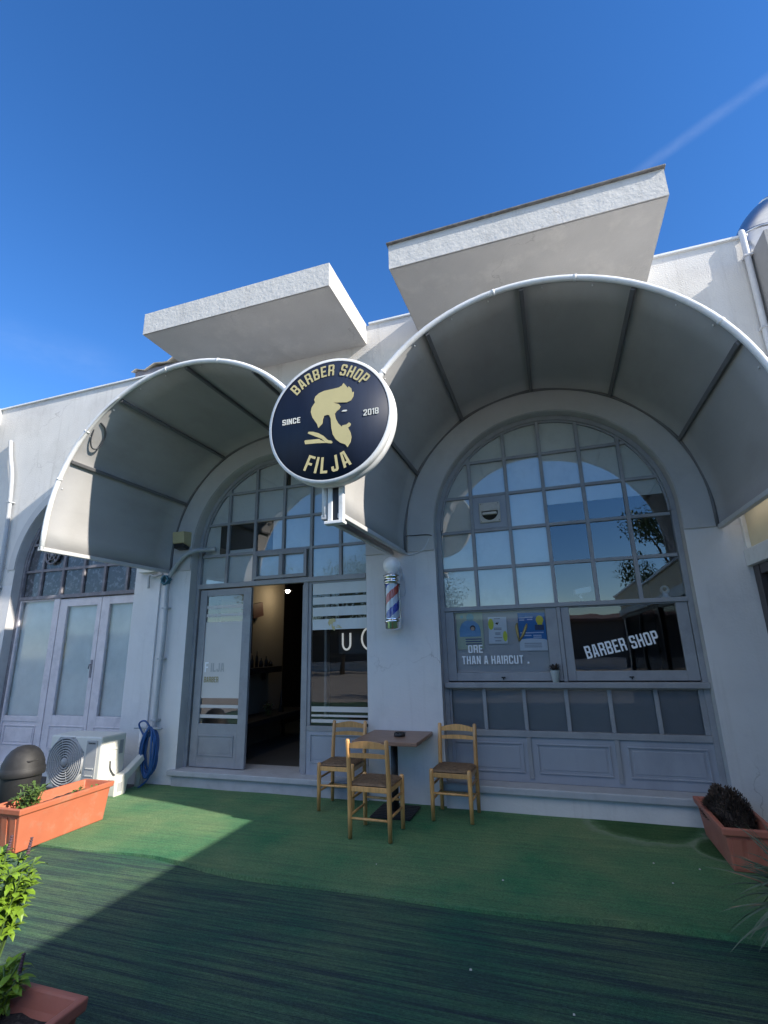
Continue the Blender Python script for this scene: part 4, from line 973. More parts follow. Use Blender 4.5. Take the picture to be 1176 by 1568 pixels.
t, a, b = poster('blue poster with yellow seal, white lower part and ears of wheat', -.388, -.082, 1.610, 2.034, YF+.040, flat('paper_blue', (.02, .16, .42)), R_(.8))
mb = MB(); mb.quad((-a, -.001, -b), (a, -.001, -b), (a, -.001, -.10), (-a, -.001, -.10)); disc(mb, 0, -.1, a, .022, -.001, 0, 180); mb.build('white_base', 'paper_white', t)
mb = MB(); disc(mb, .088, .13, .042, .048, -.0015); disc(mb, .088, .095, .028, .05, -.0017); mb.build('seal', flat('print_yellow', (.70, .60, .05)), t)
mb = MB()
for x, z, w_ in ((-.11, .15, .035), (-.03, .155, .045), (-.11, .125, .028), (-.02, .13, .03), (-.06, -.02, .075), (.06, -.018, .06), (.05, -.05, .045), (-.06, -.05, .045), (.05, -.07, .045)): mb.quad((x-w_, -.0015, z), (x+w_, -.0015, z), (x+w_, -.0015, z+.012), (x-w_, -.0015, z+.012))
mb.build('text_lines', flat('print_pale', (.45, .55, .70)), t)
mb = MB()
for z in (-.135, -.155, -.175): mb.quad((-.10, -.0017, z), (.09, -.0017, z), (.09, -.0017, z+.007), (-.10, -.0017, z+.007))
mb.build('small_print', 'print_grey', t)
mb = MB(); mb.box(.03, .13, -.0018, -.0015, .015, .075); mb.build('photo_block', flat('print_night', (.03, .05, .12)), t)
mb = MB()
for pth in ([(-.155, -.11), (-.165, -.03), (-.175, .06), (-.165, .10)], [(-.150, -.10), (-.105, -.03), (-.07, .05), (-.055, .09)]):
    mb.tube([(x, -.008, z) for x, z in pth], [.008, .016, .017, .006], 8)
mb.build('wheat_ears', flat('print_wheat', (.42, .32, .12)), t)

pot = thing('flower_pot', 'small white pot with a dried brown succulent on the window sill', 'flower pot', (-.036, YF-.045, 1.272))
mb = MB(); mb.lathe([(0, 0), (.034, 0), (.051, .125), (.054, .127), (.047, .127), (.044, .115), (0, .112)], (0, 0, 0), 24); mb.build('pot', flat('white_glaze', (.75, .76, .78)), pot)
mb = MB()
def leaf(mb, base, d, L, W, curl=.25, up=Vector((0, 0, 1))):
    d = d.normalized(); s = d.cross(up)
    if s.length < .05: s = d.cross(Vector((1, 0, 0)))
    s.normalize(); nrm = s.cross(d).normalized(); B = Vector(base)
    p = [B, B+d*L*.35+s*W*.5+nrm*W*.12, B+d*L*.35-s*W*.5+nrm*W*.12, B+d*L*.38, B+d*L*.72+s*W*.36-nrm*L*curl*.2, B+d*L*.72-s*W*.36-nrm*L*curl*.2, B+d*L*.72-nrm*L*curl*.3, B+d*L-nrm*L*curl]
    mb._add(p, [(0, 3, 1), (0, 2, 3), (1, 3, 6, 4), (3, 2, 5, 6), (4, 6, 7), (6, 5, 7)])
for k in range(90):
    a = random.uniform(0, 6.28); e = random.uniform(.2, 1.4); d = Vector((math.cos(a)*math.cos(e), math.sin(a)*math.cos(e), math.sin(e)))
    leaf(mb, Vector((0, 0, .115))+d*random.uniform(.01, .05), d, random.uniform(.03, .06), .016)
mb.build('plant', 'dry', pot)

# cameras behind the fanlight
sc = thing('security_camera', 'small white dome camera with black lens standing behind the right fanlight', 'security camera', (1.215, .33, 2.14))
mb = MB(); mb.lathe([(0, 0), (.045, 0), (.045, .012), (.028, .02), (.028, .05)], (0, 0, 0), 20); mb.build('stand', 'whitemetal', sc)
mb = MB(); mb.lathe([(.048*math.sin(math.pi*k/12), .09-.05*math.cos(math.pi*k/12)) for k in range(13)], (0, 0, 0), 20); mb.build('head', 'white_glaze', sc)
mb = MB(); mb.lathe([(.022, .040), (.020, .047), (0, .050)], (-.008, 0, .095), 16, 'y'); mb.build('lens', 'black', sc)
def bullet(label, loc, rz):
    t = thing('security_camera', label, 'security camera', loc, rz)
    mb = MB(); mb.hexa([(-.10, -.035, .02), (.09, -.035, -.015), (.09, .035, -.015), (-.10, .035, .02), (-.10, -.035, .085), (.09, -.035, .05), (.09, .035, .05), (-.10, .035, .085)]); mb.build('body', 'white_glaze', t, bevel=.01)
    mb = MB(); mb.tube([(.0, 0, .02), (.03, 0, -.03), (.03, .04, -.06)], .012, 8); mb.build('arm', 'whitemetal', t)
    return t
bullet('white bullet camera behind the middle of the right fanlight', (.36, .34, 2.235), R_(200))
bullet('white bullet camera behind the left corner of the right fanlight', (-1.17, .32, 2.33), R_(-10))

# ------------------------------------------------------------------ wall things
fl = thing('wall_floodlight', 'yellowed plastic box lamp on the wall left of the door arch', 'lamp', (-5.045, -.004, 3.27))
mb = MB(); mb.hexa([(-.10, -.17, -.055), (.10, -.17, -.055), (.10, 0, -.10), (-.10, 0, -.10), (-.10, -.19, .11), (.10, -.19, .11), (.10, 0, .13), (-.10, 0, .13)]); mb.build('housing', 'beige', fl, bevel=.012)
mb = MB(); mb.hexa([(-.085, -.155, -.125), (.085, -.155, -.125), (.085, -.03, -.14), (-.085, -.03, -.14), (-.09, -.165, -.06), (.09, -.165, -.06), (.09, -.02, -.095), (-.09, -.02, -.095)]); mb.build('sensor', 'black', fl, bevel=.01)
def pipe_thing(name, label, cat, path, r, m, clips=None, n=12):
    t = thing(name, label, cat, path[0]); o = Vector(path[0])
    mb = MB(); mb.tube([Vector(p)-o for p in path], r, n); mb.build('run', m, t)
    for c in (clips or []):
        q = Vector(c)-o; mb = MB(); mb.box(q.x-r-.012, q.x+r+.012, q.y-r-.006, -.0-o.y, q.z-.012, q.z+.012); mb.build('clip', m, t, bevel=.003)
    return t
def smooth_path(pts, sub=6):
    P = [Vector(p) for p in pts]; outp = []
    for i in range(len(P)-1):
        p0, p1, p2, p3 = P[max(i-1, 0)], P[i], P[i+1], P[min(i+2, len(P)-1)]
        for k in range(sub):
            t = k/sub; outp.append(.5*((2*p1)+(-p0+p2)*t+(2*p0-5*p1+4*p2-p3)*t*t+(-p0+3*p1-3*p2+p3)*t**3))
    outp.append(P[-1]); return outp
cond = pipe_thing('conduit', 'grey conduit running down the pier beside the coiled blue hose', 'pipe', smooth_path([(-5.27, -.06, .55), (-5.27, -.06, 1.2), (-5.25, -.06, 2.0), (-5.27, -.06, 2.62), (-5.22, -.07, 2.78), (-5.02, -.10, 3.00), (-4.86, -.05, 3.10), (-4.72, .12, 3.14), (-4.64, .155, 3.15)]), .032, 'pipe', [(-5.27, -.06, .8), (-5.26, -.06, 1.6), (-5.26, -.06, 2.3)])
mb = MB()
for k in range(26):
    a = k*.9; mb.tube([Vector((-.02+.05*math.cos(a), -.03+.03*math.sin(a*1.7), 2.15+.07*math.sin(a))), Vector((-.0+.06*math.cos(a+1), -.03+.04*math.sin(a*1.7+1), 2.15+.06*math.sin(a+1))), Vector((-.01+.05*math.cos(a+2), -.03+.03*math.sin(a*1.7+2), 2.15+.07*math.sin(a+2)))], .012, 6)
mb.build('taped_joint', flat('teal_tape', (.06, .17, .22)), cond)
mb = MB(); mb.tube(smooth_path([(-.10, .0, 2.25), (-.22, -.02, 2.22), (-.32, -.02, 2.24), (-.32, -.02, 2.05)]), .018, 8); mb.build('branch', 'pipe', cond)
mb = MB(); mb.box(-.50, -.22, -.06, .058, 2.28, 2.40); mb.build('shelf_box', 'acwhite', cond, bevel=.01)
pipe_thing('downpipe', 'thin pale downpipe in the corner at the upper right', 'pipe', smooth_path([(2.75, .32, 6.30), (2.66, .15, 6.36), (2.585, -.03, 6.30), (2.575, -.05, 6.1), (2.57, -.05, 5.5), (2.56, -.05, 4.4), (2.56, -.05, 3.05)]), .033, 'cablelight', [(2.575, -.05, 5.95), (2.565, -.05, 5.0)])
pipe_thing('cable', 'thick pale cable hanging down the left wall beside the old arch', 'cable', smooth_path([(-9.16, -.05, 5.52), (-9.06, -.07, 5.2), (-8.93, -.07, 4.8), (-8.86, -.06, 4.2), (-8.83, -.05, 3.5), (-8.80, -.05, 2.4), (-8.78, -.05, 1.0), (-8.78, -.05, .05)]), .035, 'pipe', [(-8.87, -.06, 4.3), (-8.81, -.05, 2.8)])
pipe_thing('cable', 'thin wire looping across the pier above the barber pole', 'cable', smooth_path([(-1.72, -.05, 2.85), (-1.64, -.02, 2.80), (-1.55, -.012, 2.80), (-1.42, -.02, 2.86), (-1.335, -.012, 3.02), (-1.33, .02, 3.03)]), .007, 'cablelight', n=6)
pipe_thing('cable', 'thin dark wire crossing the moulding left of the large window', 'cable', smooth_path([(-1.66, -.03, 2.82), (-1.655, -.03, 3.015), (-1.55, -.03, 3.03), (-1.34, -.03, 3.02), (-1.30, .02, 2.97)]), .006, 'cable', n=6)
pipe_thing('cable', 'dark looped cord hanging from the front hoop of the left awning', 'cable', smooth_path([(-4.80, -1.97, 4.20), (-4.875, -1.93, 4.09), (-4.915, -1.86, 4.02), (-4.885, -1.80, 4.05), (-4.80, -1.81, 4.17), (-4.74, -1.88, 4.24), (-4.72, -1.96, 4.27)]), .009, 'cable', n=6)
pipe_thing('cable', 'thin cord stretched along the left side of the left awning', 'cable', smooth_path([(-5.0, -2.02, 3.99), (-4.85, -2.03, 4.14), (-4.65, -2.03, 4.34), (-4.45, -2.03, 4.48), (-4.40, -2.0, 4.53)]), .007, 'cablelight', n=6)

# ------------------------------------------------------------------ air conditioner, hose, standpipe, bin
ac = thing('air_conditioner', 'white outdoor air conditioner unit with round fan grille on the ground', 'air conditioner', (-5.82, -.58, .06))
AW, AD, AH = .42, .19, .64
mb = MB(); mb.box(-AW, AW, -AD, AD, .03, AH); mb.build('casing', 'acwhite', ac, bevel=.02)
fx, fz, fr = -.135, .335, .275
mb = MB(); mb.lathe([(0, AD+.002), (fr, AD+.002)], (fx, 0, fz), 40, 'y'); mb.build('fan_opening', 'acdark', ac)
mb = MB(); oct_ = [(fx+(fr+.025)*1.02*math.cos(R_(22.5+45*k)), fz+(fr+.025)*1.02*math.sin(R_(22.5+45*k))) for k in range(8)]
for a, b in zip(oct_, oct_[1:]+oct_[:1]): mb.tube([(a[0], -AD-.004, a[1]), (b[0], -AD-.004, b[1])], .008, 6)
mb.build('grille_border', 'acgrey', ac)
mb = MB()
for k in range(1, 9):
    r = .045+.029*k; mb.lathe([(r-.009, AD+.006), (r-.007, AD+.02), (r+.007, AD+.02), (r+.009, AD+.006)], (fx, 0, fz), 44, 'y')
mb.lathe([(0, AD+.028), (.045, AD+.026), (.055, AD+.012)], (fx, 0, fz), 28, 'y')
for k in range(10):
    a = R_(36*k); mb.tube([(fx+.05*math.cos(a), -AD-.012, fz+.05*math.sin(a)), (fx+fr*math.cos(a), -AD-.012, fz+fr*math.sin(a))], .004, 6)
mb.build('fan_grille', 'acgrey', ac)
mb = MB(); mb.box(.19, .36, -AD-.010, -AD, .06, .595); mb.build('front_panel', 'acgrey', ac, bevel=.006)
mb = MB(); mb.box(.215, .335, -AD-.016, -AD-.010, .275, .285); mb.box(.215, .335, -AD-.016, -AD-.010, .195, .205); mb.build('panel_rib', 'acwhite', ac)
mb = MB(); mb.lathe([(.028, AD+.010), (.028, AD+.016), (.02, AD+.017)], (.275, 0, .135), 20, 'y'); mb.build('emblem', 'acwhite', ac)
mb = MB(); put_text(mb, 'SAMSUNG', .22, .555, .11, .018, -AD-.012, .02); mb.build('lettering', 'acdark', ac)
mb = MB(); mb.box(AW, AW+.012, -.02, .06, .46, .49); mb.box(AW, AW+.010, -.06, .04, .34, .45); mb.build('cover_plate', 'acwhite', ac, bevel=.004)
mb = MB(); mb.box(AW+.001, AW+.004, .09, .145, .40, .56); mb.build('data_label', flat('print_grey2', (.30, .31, .33)), ac)
mb = MB(); mb.tube(smooth_path([(AW+.008, -.04, .34), (AW+.012, -.03, .25), (AW+.02, .03, .17), (AW+.03, .11, .12), (AW+.03, .14, .12)]), .008, 6); mb.build('cord', 'cable', ac)
for x in (-.3, .3):
    mb = MB(); mb.box(x-.06, x+.06, -AD-.01, AD+.01, -.06, .03); mb.build('foot', 'black', ac, bevel=.004)
gd = thing('plastic_chute', 'white plastic valve cover with a slanting trunking arm beside the air conditioner', 'valve cover', (-5.33, -.46, .0))
mb = MB(); mb.hexa([(-.06, -.16, .0), (.05, -.16, .0), (.05, .02, .0), (-.06, .02, .0), (-.06, -.16, .20), (.05, -.16, .20), (.05, .06, .26), (-.06, .06, .26)]); mb.build('box', 'acwhite', gd, bevel=.012)
mb = MB(); mb.hexa([(-.045, -.02, .10), (.045, -.02, .10), (.045, .30, .33), (-.045, .30, .33), (-.045, -.07, .19), (.045, -.07, .19), (.045, .27, .40), (-.045, .27, .40)]); mb.build('arm', 'acwhite', gd, bevel=.012)
mb = MB(); mb.box(.0505, .054, -.12, -.05, .05, .15); mb.build('slots', 'acgrey', gd)
sp = thing('standpipe', 'flaking white standpipe behind the air conditioner', 'pipe', (-5.40, -.13, -.03))
mb = MB(); mb.tube([(0, 0, 0), (0, 0, .35), (.0, 0, .72)], [.036, .035, .034], 14); mb.build('post', 'peelwhite', sp)
mb = MB(); mb.tube([(-.12, -.02, .74), (0, -.02, .745), (.32, .0, .735)], .014, 8); mb.build('cross_bar', 'pipe', sp)
hose = MB(); random.seed(3)
for k in range(9):
    cx_, rr_, zz_ = -5.235+random.uniform(-.015, .015), random.uniform(.075, .12), random.uniform(.23, .31); yy = -.10-.010*k
    pts = []
    for q in range(33):
        a = 2*math.pi*q/32; pts.append((cx_+rr_*math.sin(a)*(1.0-.1*math.cos(a)), yy+.02*math.sin(a*2+k),   .42+zz_*1.02*math.cos(a)))
    hose.tube(pts, .0135, 8)
hose.tube(smooth_path([(-5.32, -.16, .60), (-5.42, -.18, .76), (-5.30, -.19, .80), (-5.18, -.17, .62), (-5.14, -.16, .30), (-5.22, -.15, .10), (-5.32, -.2, .0)]), .0115, 8)
tag(hose.build('garden_hose', 'hose'), 'coiled blue garden hose hanging on the pier beside the grey conduit', 'hose')

bn = thing('rubbish_bin', 'black swing lid rubbish bin at the left edge behind the orange planter', 'bin', (-5.71, -1.50, -.03)); bn.scale = (.80, .80, .98)
mb = MB(); mb.lathe([(0, 0), (.21, 0), (.235, .42), (.24, .50)], (0, 0, 0), 32); mb.build('body', 'binblack', bn)
mb = MB(); mb.lathe([(.268, .47), (.272, .48), (.272, .535), (.262, .545), (.255, .56), (.25, .60), (.215, .67), (.165, .725), (.10, .76), (.04, .772), (0, .774)], (0, 0, 0), 32); mb.build('lid', 'binblack', bn)
mb = MB(); mb.hexa([(.06, -.19, .63), (.22, -.10, .60), (.235, .02, .60), (.10, .0, .70), (.07, -.20, .66), (.235, -.105, .625), (.25, .03, .625), (.10, .02, .735)]); mb.build('swing_flap', 'binblack', bn, bevel=.01)

# ------------------------------------------------------------------ planters and plants
def planter(label, loc, rz, L, W, H, m):
    """long trough along local x"""
    t = thing('planter', label, 'planter', loc, rz)
    mb = MB(); a, b, c, d = L/2-.05, W/2-.045, L/2-.012, W/2-.012
    def rect(x, y, z): return [(-x, -y, z), (x, -y, z), (x, y, z), (-x, y, z)]
    rings = [rect(a, b, 0), rect(c-.01, d-.01, H-.055), rect(L/2, W/2, H-.05), rect(L/2+.004, W/2+.004, H), rect(L/2-.03, W/2-.03, H+.002), rect(c-.035, d-.035, H-.06), rect(c-.05, d-.05, H-.09)]
    vs = [p for r in rings for p in r]; fs = [(3, 2, 1, 0)]
    for i in range(len(rings)-1):
        for k in range(4): fs.append((i*4+k, i*4+(k+1) % 4, (i+1)*4+(k+1) % 4, (i+1)*4+k))
    mb._add(vs, fs)
    mb.build('trough', m, t, bevel=.008)
    for s in (-1, 1):
        mb = MB()
        for k in range(3):
            y = -W*.26+W*.26*k
            mb.hexa([(s*(a+.001), y-.03, .02), (s*(a+.008), y-.03, .02), (s*(a+.008), y+.03, .02), (s*(a+.001), y+.03, .02)] + [(s*(c-.012), y-.034, H-.075), (s*(c-.004), y-.034, H-.075), (s*(c-.004), y+.034, H-.075), (s*(c-.012), y+.034, H-.075)])
        mb.build('end_rib', m, t)
    mb = MB(); N = 14; vs = []; fs = []
    for i in range(N+1):
        for j in range(7): vs.append((-(L/2-.055)+(L-.11)*i/N, -(W/2-.055)+(W-.11)*j/6, H-.085+random.uniform(-.008, .012)))
    for i in range(N):
        for j in range(6): p = i*7+j; fs.append((p, p+7, p+8, p+1))
    mb._add(vs, fs); mb.build('soil', 'soil', t)
    return t
planter('long orange planter in the sun beside the bin', (-4.865, -1.76, .006), R_(90), 1.02, .40, .36, 'terra')
planter('reddish planter of basil at the bottom left edge, nearest the camera', (-2.52, -4.06, -.008), R_(0), .96, .36, .30, 'terra2')
planter('faded planter at the right edge holding the dry brown bush', (1.235, -.64, .006), R_(90), .86, .37, .30, 'terra2')
# low green plant in the orange planter
def bushy(name, label, cat, loc, mats, stems, leaves, spread, h, L, W, seed, mesh_leaf='leaf', flower=None, lean=(0, 0)):
    random.seed(seed); t = thing(name, label, cat, loc); st = MB(); lf = MB(); fl_ = MB()
    for s in range(stems):
        a = random.uniform(0, 6.28); rr = spread*math.sqrt(random.random())
        b = Vector((rr*math.cos(a)*.5, rr*math.sin(a)*.5, 0)); e = Vector((rr*math.cos(a)+lean[0], rr*math.sin(a)+lean[1], h*random.uniform(.65, 1.0)))
        mid = (b+e)/2+Vector((random.uniform(-.02, .02), random.uniform(-.02, .02), h*.08))
        P = smooth_path([b, mid, e], 4); st.tube(P, .004, 5)
        n = max(3, leaves//stems)
        for q in range(n):
            f = random.uniform(.2 if h < .4 else .42, 1.0); pt = P[min(len(P)-1, int(f*(len(P)-1)))]
            a2 = random.uniform(0, 6.28); el = random.uniform(-.3, .9)
            d = Vector((math.cos(a2)*math.cos(el), math.sin(a2)*math.cos(el), math.sin(el)))
            leaf(lf, pt+d*.008, d, L*random.uniform(.6, 1.15), W*random.uniform(.7, 1.1), random.uniform(.1, .5))
        if flower and s < flower:
            for q in range(7):
                fl_.lathe([(0, 0), (.011-.001*q, .003), (.008, .010), (0, .013)], (e.x+.002*q, e.y, e.z-.02+.011*q), 7)
    st.build('stem', 'leaf2', t); lf.build('foliage', mats, t)
    if flower: fl_.build('flower_spike', 'purple', t)
    return t
bushy('green_plant', 'low leafy green plant spilling from the sunny orange planter', 'plant', (-4.93, -1.98, .285), 'leaf2', 16, 190, .16, .20, .055, .035, 11)
bushy('green_plant', 'sparse low sprigs at the far end of the orange planter', 'plant', (-4.82, -1.45, .285), 'leaf2', 8, 40, .13, .07, .045, .028, 12)
bushy('basil_plant', 'tall bright green basil plant with purple flower spike, in full sun', 'plant', (-2.70, -3.90, .22), 'leaf', 20, 560, .16, .58, .066, .034, 13, flower=2, lean=(.04, .02))
bushy('basil_plant', 'small shaded basil plant at the bottom left corner of the photo', 'plant', (-2.44, -4.02, .22), 'leaf', 12, 170, .12, .17, .065, .036, 14, flower=1, lean=(-.02, .02))
# dry dome-shaped bush in the right planter
random.seed(21); t = thing('dry_bush', 'dense dead brown cushion plant in the right planter', 'plant', (1.235, -.55, .215)); t.scale = (1.12, 1.18, 1.15); lf = MB()
for k in range(5200):
    u = random.uniform(0, 6.283); v = math.acos(random.uniform(.02, 1)); d = Vector((math.sin(v)*math.cos(u), math.sin(v)*math.sin(u), math.cos(v)))
    rad = random.uniform(.82, 1.0)*(1+.08*math.sin(u*3+v*4)); p = Vector((d.x*.155*rad, d.y*.30*rad, d.z*.21*rad))
    dd = (d+Vector((random.uniform(-.6, .6), random.uniform(-.6, .6), random.uniform(-.1, .7)))).normalized(); leaf(lf, p, dd, random.uniform(.014, .028), .009, .1)
lf.build('foliage', 'dry', t)
cu = MB(); cu.lathe([(.155*math.cos(R_(a)), .205*math.sin(R_(a))*.80) for a in range(0, 91, 10)], (0, 0, 0), 20)
for i in range(len(cu.v)): x, y, z = cu.v[i]; cu.v[i] = (x*.82, y*1.55, z)
cu.build('core', 'dry', t)
# spiky plant at the right edge with its pot outside the frame
sk = thing('spiky_plant', 'spiky plant with narrow grey green blades reaching in at the right edge', 'plant', (1.13, -2.36, .30)); lf = MB(); tn = MB(); random.seed(31)
def blade(mb, b, d, L, W, droop):
    b = Vector(b); d = d.normalized(); s = d.cross(Vector((0, 0, 1))).normalized(); prev = None; K = 7; vs = []
    for k in range(K+1):
        f = k/K; p = b+d*L*f+Vector((0, 0, -droop*f*f*L)); wv = W*(1-f)**.7*(.6+.4*min(1, f*4))
        vs += [p-s*wv*.5, p+Vector((0, 0, -wv*.25)), p+s*wv*.5]
    fs = []
    for k in range(K): fs += [(k*3, k*3+1, k*3+4, k*3+3), (k*3+1, k*3+2, k*3+5, k*3+4)]
    mb._add(vs, fs)
for k in range(120):
    a = random.uniform(1.5, 4.8) if k < 95 else random.uniform(0, 6.283); el = random.uniform(-.15, 1.2); d = Vector((math.cos(a)*math.cos(el), math.sin(a)*math.cos(el), math.sin(el)))
    blade(lf, (.02*math.cos(a), .02*math.sin(a), random.uniform(0, .12)), d, random.uniform(.26, .50), .030, random.uniform(.1, .7))
lf.build('blades', 'spike', sk)
for a, el, L in ((2.6, .28, .46), (2.85, -.1, .44), (2.35, .5, .42)):
    blade(tn, (0, 0, .05), Vector((math.cos(a)*math.cos(el), math.sin(a)*math.cos(el), math.sin(el))), L*.9, .040, .15)
tn.build('dead_blades', 'tan', sk)
mb = MB(); mb.tube([(0, 0, -.05), (0, 0, .12)], .03, 10); mb.build('stem', 'bark', sk)
pp = MB(); pp.lathe([(0, 0), (.13, 0), (.17, .26), (.18, .26), (.18, .285), (.16, .285), (.15, .23), (0, .225)], (0, 0, 0), 28)
tag(pp.build('plant_pot', 'terra2', None, loc=(1.17, -2.36, .03)), 'round terracotta pot of the spiky plant beyond the right edge', 'pot')

# small bits lying on the turf
db = MB(); random.seed(5)
for x, y in ((.55, -1.02), (.62, -1.35), (.86, -1.05), (-.55, -1.62), (.35, -1.95), (-.62, -2.7), (-1.55, -1.6), (-.1, -2.9)):
    r = random.uniform(.004, .008); z0 = .007 if y > -2.0 else -.006
    db.hexa([(x-r, y-r*.7, z0), (x+r, y-r*.5, z0), (x+r*.8, y+r, z0), (x-r*.9, y+r*.6, z0), (x-r*.7, y-r*.5, z0+.006), (x+r*.8, y-r*.3, z0+.007), (x+r*.6, y+r*.8, z0+.004), (x-r*.7, y+r*.4, z0+.006)])
db.build('litter', flat('paper_bits', (.55, .55, .52)), kind='stuff')

# ------------------------------------------------------------------ roof things
dk = thing('exhaust_duct', 'shiny metal exhaust duct bending over the roof at the upper right', 'duct', (2.95, .40, 5.9))
pth = smooth_path([(0, 0, -.1), (0, 0, .40), (.05, 0, .62), (.22, 0, .80), (.48, 0, .86), (1.8, 0, .86)], 6)
mb = MB(); mb.tube(pth, .30, 28); mb.build('elbow', 'duct', dk)
for k in (9, 19):
    d = (pth[min(k+1, len(pth)-1)]-pth[k-1]).normalized(); mb = MB(); mb.tube([pth[k]-d*.015, pth[k]+d*.015], .312, 28); mb.build('seam_band', 'duct', dk)
tp = thing('roof_cover', 'crumpled weathered cover sheet on the roof left of the left concrete canopy', 'cover', (-5.70, .27, 6.33))
mb = MB(); N = 14; vs = []; fs = []; random.seed(9)
for i in range(N+1):
    for j in range(5):
        x = -.85+1.35*i/N; y = -.25+.7*j/4; vs.append((x, y, .17+.14*(i/N)+.035*math.sin(i*1.5)+random.uniform(-.015, .015)-(.06 if j == 0 else 0)))
for i in range(N):
    for j in range(4): a = i*5+j; fs.append((a, a+5, a+6, a+1))
mb._add(vs, fs); o = mb.build('sheet', 'tarp', tp); so = o.modifiers.new('solid', 'SOLIDIFY'); so.thickness = .012
mb = MB(); mb.box(-.80, .45, -.2, .4, -.36, .12); mb.build('crate', 'oldframe', tp)

# ------------------------------------------------------------------ inside the shop
lp = thing('spotlight', 'lit black spotlight under the ceiling inside the open door', 'lamp', (-4.62, 2.30, 2.74))
mb = MB(); mb.lathe([(0, .12), (.03, .11), (.05, .06), (.085, .0), (.08, .0), (.04, .05)], (0, 0, 0), 20); mb.tube([(0, 0, .12), (0, 0, .32)], .008, 6); mb.tube([(-.3, -.25, .14), (.5, .3, .14)], .012, 6); mb.build('shade', 'black', lp)
mb = MB(); mb.lathe([(.042*math.sin(math.pi*k/10), -.01-.042*math.cos(math.pi*k/10)) for k in range(11)], (0, 0, 0), 16); mb.build('bulb', 'lamp', lp)
pl = bpy.data.lights.new('bulb_light', 'POINT'); pl.energy = 2.2; pl.color = (1, .78, .48); pl.shadow_soft_size = .04
plo = bpy.data.objects.new('bulb_light', pl); COL.objects.link(plo); plo.location = (-4.62, 2.28, 2.64)
tv = thing('wall_screen', 'black wall mounted screen just inside the open door', 'screen', (-4.98, 1.25, 2.05))
mb = MB(); mb.box(0, .06, -.50, .42, -.42, .42); mb.build('panel', 'intobj', tv, bevel=.006)
mb = MB(); mb.box(.0, .05, -.04, .04, -.05, .05); mb.build('mount', 'blackmetal', tv)
rb = MB(); rb.box(-.02, .05, -.16, .16, -.12, .12)
ro = tag(rb.build('picture', flat('dark_red_print', (.07, .014, .014)), None, loc=(-4.95, 1.78, 2.36)), 'small dark red picture on the wall above the shelf inside', 'picture'); ro.rotation_euler = (R_(12), 0, 0)
sh = thing('wall_shelf', 'dark wall shelf on the inside wall beyond the open door', 'shelf', (-4.98, 1.75, 1.30))
mb = MB(); mb.box(0, .26, -.55, .60, 0, .10); mb.build('board', 'intobj', sh, bevel=.004)
mb = MB(); mb.box(.01, .05, -.4, -.34, -.12, -.002); mb.box(.01, .05, .34, .4, -.12, -.002); mb.build('bracket', 'intobj', sh)
for k, (y, h, r) in enumerate(((1.42, .12, .03), (1.58, .20, .028), (1.72, .27, .024), (1.86, .15, .035), (2.02, .18, .03), (2.16, .11, .04))):
    b_ = MB(); b_.lathe([(0, 0), (r, 0), (r, h*.55), (r*.4, h*.75), (r*.35, h), (0, h)], (0, 0, 0), 14)
    tag(b_.build('bottle', 'intobj', None, loc=(-4.85, y, 1.401)), 'dark bottle standing on the inside wall shelf', 'bottle', 'bottles on the inside shelf')
bc = thing('low_bench', 'dark low bench along the inside wall beyond the door', 'bench', (-4.72, 1.85, .16))
mb = MB(); mb.box(-.26, .28, -.95, 1.05, .40, .48); mb.build('seat', 'intobj', bc, bevel=.006)
for y in (-.85, .95):
    for x in (-.2, .2):
        mb = MB(); mb.box(x-.025, x+.025, y-.025, y+.025, 0, .40); mb.build('leg', 'intobj', bc)
cn = MB(); cn.lathe([(0, 0), (.05, 0), (.03, .12), (.02, .22), (.008, .34), (0, .36)], (0, 0, 0), 12)
tag(cn.build('figurine', 'intobj', None, loc=(-4.66, 2.25, .641)), 'slim pointed dark ornament on the low bench inside', 'ornament')
bushy('indoor_plant', 'dark leafy pot plant on the low bench inside the shop', 'plant', (-4.62, 1.78, .64), 'intobj', 7, 60, .10, .20, .07, .03, 41)
nl = thing('neon_sign', 'white neon letters glowing behind the side pane by the door', 'neon sign', (-2.45, .42, 1.80))
for s, x in (('u', -.20), ('c', .13)):
    mb = MB(); K = 14
    if s == 'u': P = [(-.055, .10), (-.055, .0)] + [(-.055*math.cos(R_(a)), -.04-.075*math.sin(R_(a))) for a in range(0, 181, 20)] + [(.055, .0), (.055, .10)]
    else: P = [(.11*math.cos(R_(a)), .02+.14*math.sin(R_(a))) for a in range(70, 291, 16)]
    mb.tube([(x+p[0], 0, p[1]-.02) for p in P], .013, 8); mb.build('letter', 'neon', nl)
mb = MB(); mb.box(-.32, .34, .02, .03, -.19, .17); mb.build('backboard', 'intobj', nl)

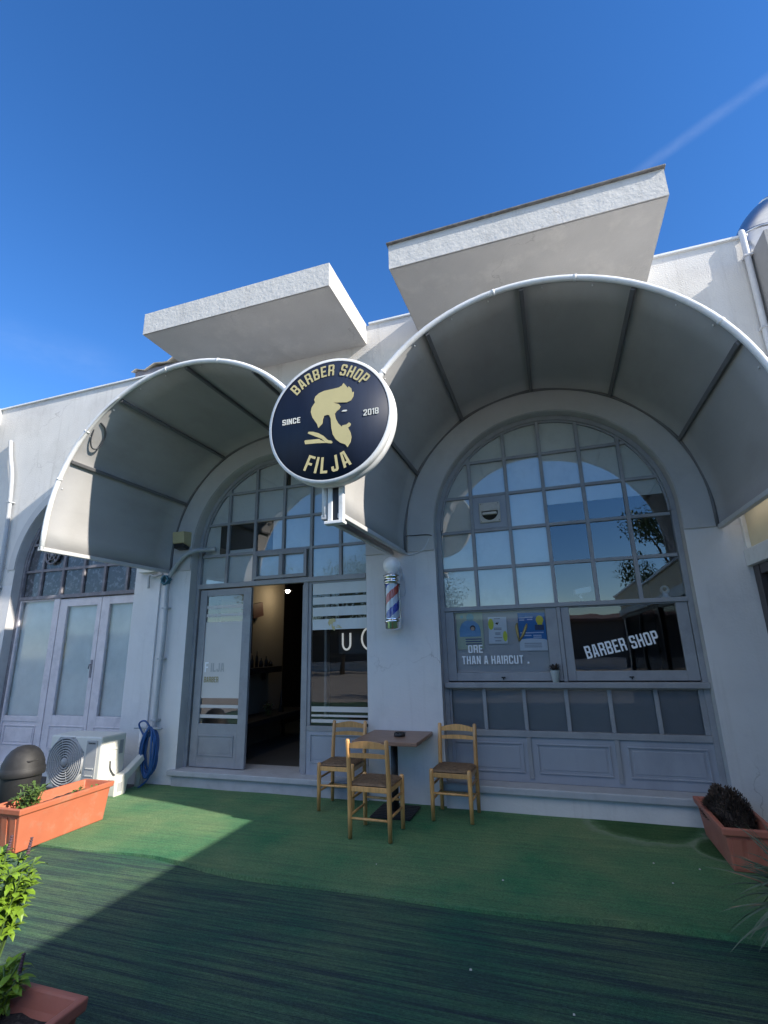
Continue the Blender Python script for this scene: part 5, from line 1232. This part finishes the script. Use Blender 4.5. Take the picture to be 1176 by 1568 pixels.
# ------------------------------------------------------------------ across the street (seen in the glass)
def tree(label, loc, H, cr, seed, sp=1.0):
    random.seed(seed); t = thing('street_tree', label, 'tree', loc, 0, 'trees across the street'); tk = MB(); lf = MB()
    tk.tube([(0, 0, -.1), (.05, 0, H*.25), (-.03, .04, H*.5), (0, 0, H*.7)], [.16, .12, .10, .05], 10)
    cl = []
    for k in range(13):
        a = random.uniform(0, 6.283); z = H*random.uniform(.45, .95); r = cr*random.uniform(.25, .8)*(1.1-abs(z/H-.65))
        c = Vector((r*math.cos(a), r*math.sin(a), z)); cl.append((c, cr*random.uniform(.28, .5)))
        tk.tube([(0, 0, H*.4), Vector((c.x*.5, c.y*.5, H*.4+(z-H*.4)*.6)), c], [.06, .04, .015], 6)
    for c, r in cl:
        for k in range(520):
            d = Vector((random.gauss(0, 1), random.gauss(0, 1), random.gauss(0, 1))).normalized(); p = c+d*r*random.uniform(.35, 1.0)
            dd = Vector((random.gauss(0, 1), random.gauss(0, 1), random.gauss(0, .7)-.2)); leaf(lf, p, dd, random.uniform(.11, .20), random.uniform(.06, .10), .3)
    tk.build('trunk', 'bark', t); lf.build('crown', 'treeleaf', t)
    return t
tree('leafy street tree mirrored in the right side of the fanlight', (4.9, -14.6, 0), 6.7, 2.0, 51)
tree('broad street tree across the road, mirrored beside the open door', (-13.0, -24.0, 0), 7.5, 3.6, 52)
tree('tall street tree left of the broad one across the road', (-20.0, -27.0, 0), 9.0, 4.0, 53)
tree('low rounded street tree in front of the long dark building', (-8.5, -26.0, 0), 7.0, 3.4, 54)
rw = thing('row_of_sheds', 'long low dark building across the street, mirrored in the lower panes', 'building', (0, -31, 0))
mb = MB(); mb.box(-45, 40, -4, 0, -.05, 3.0); mb.build('wall', flat('shed_wall', (.11, .10, .095)), rw)
mb = MB(); mb.hexa([(-46, -4.5, 3.01), (41, -4.5, 3.01), (41, .6, 3.01), (-46, .6, 3.01), (-46, -4.5, 3.7), (41, -4.5, 3.7), (41, .6, 3.2), (-46, .6, 3.2)]); mb.build('roof', flat('shed_roof', (.16, .09, .07)), rw)
for k in range(14):
    mb = MB(); mb.box(-42+5.8*k, -39.5+5.8*k, .002, .06, .0, 2.6); mb.build('shutter', 'brown' if k % 3 else 'film_board', rw)
lw = thing('low_wall', 'low pale boundary wall across the street, seen mirrored in the glass', 'wall', (-12, -28.6, 0))
mb = MB(); mb.box(-16, 16, -.12, .12, -.05, .55); mb.build('wall', 'upper', lw); mb = MB(); mb.box(-16, 16, -.16, .16, .551, .62); mb.build('coping', 'marble', lw, bevel=.01)
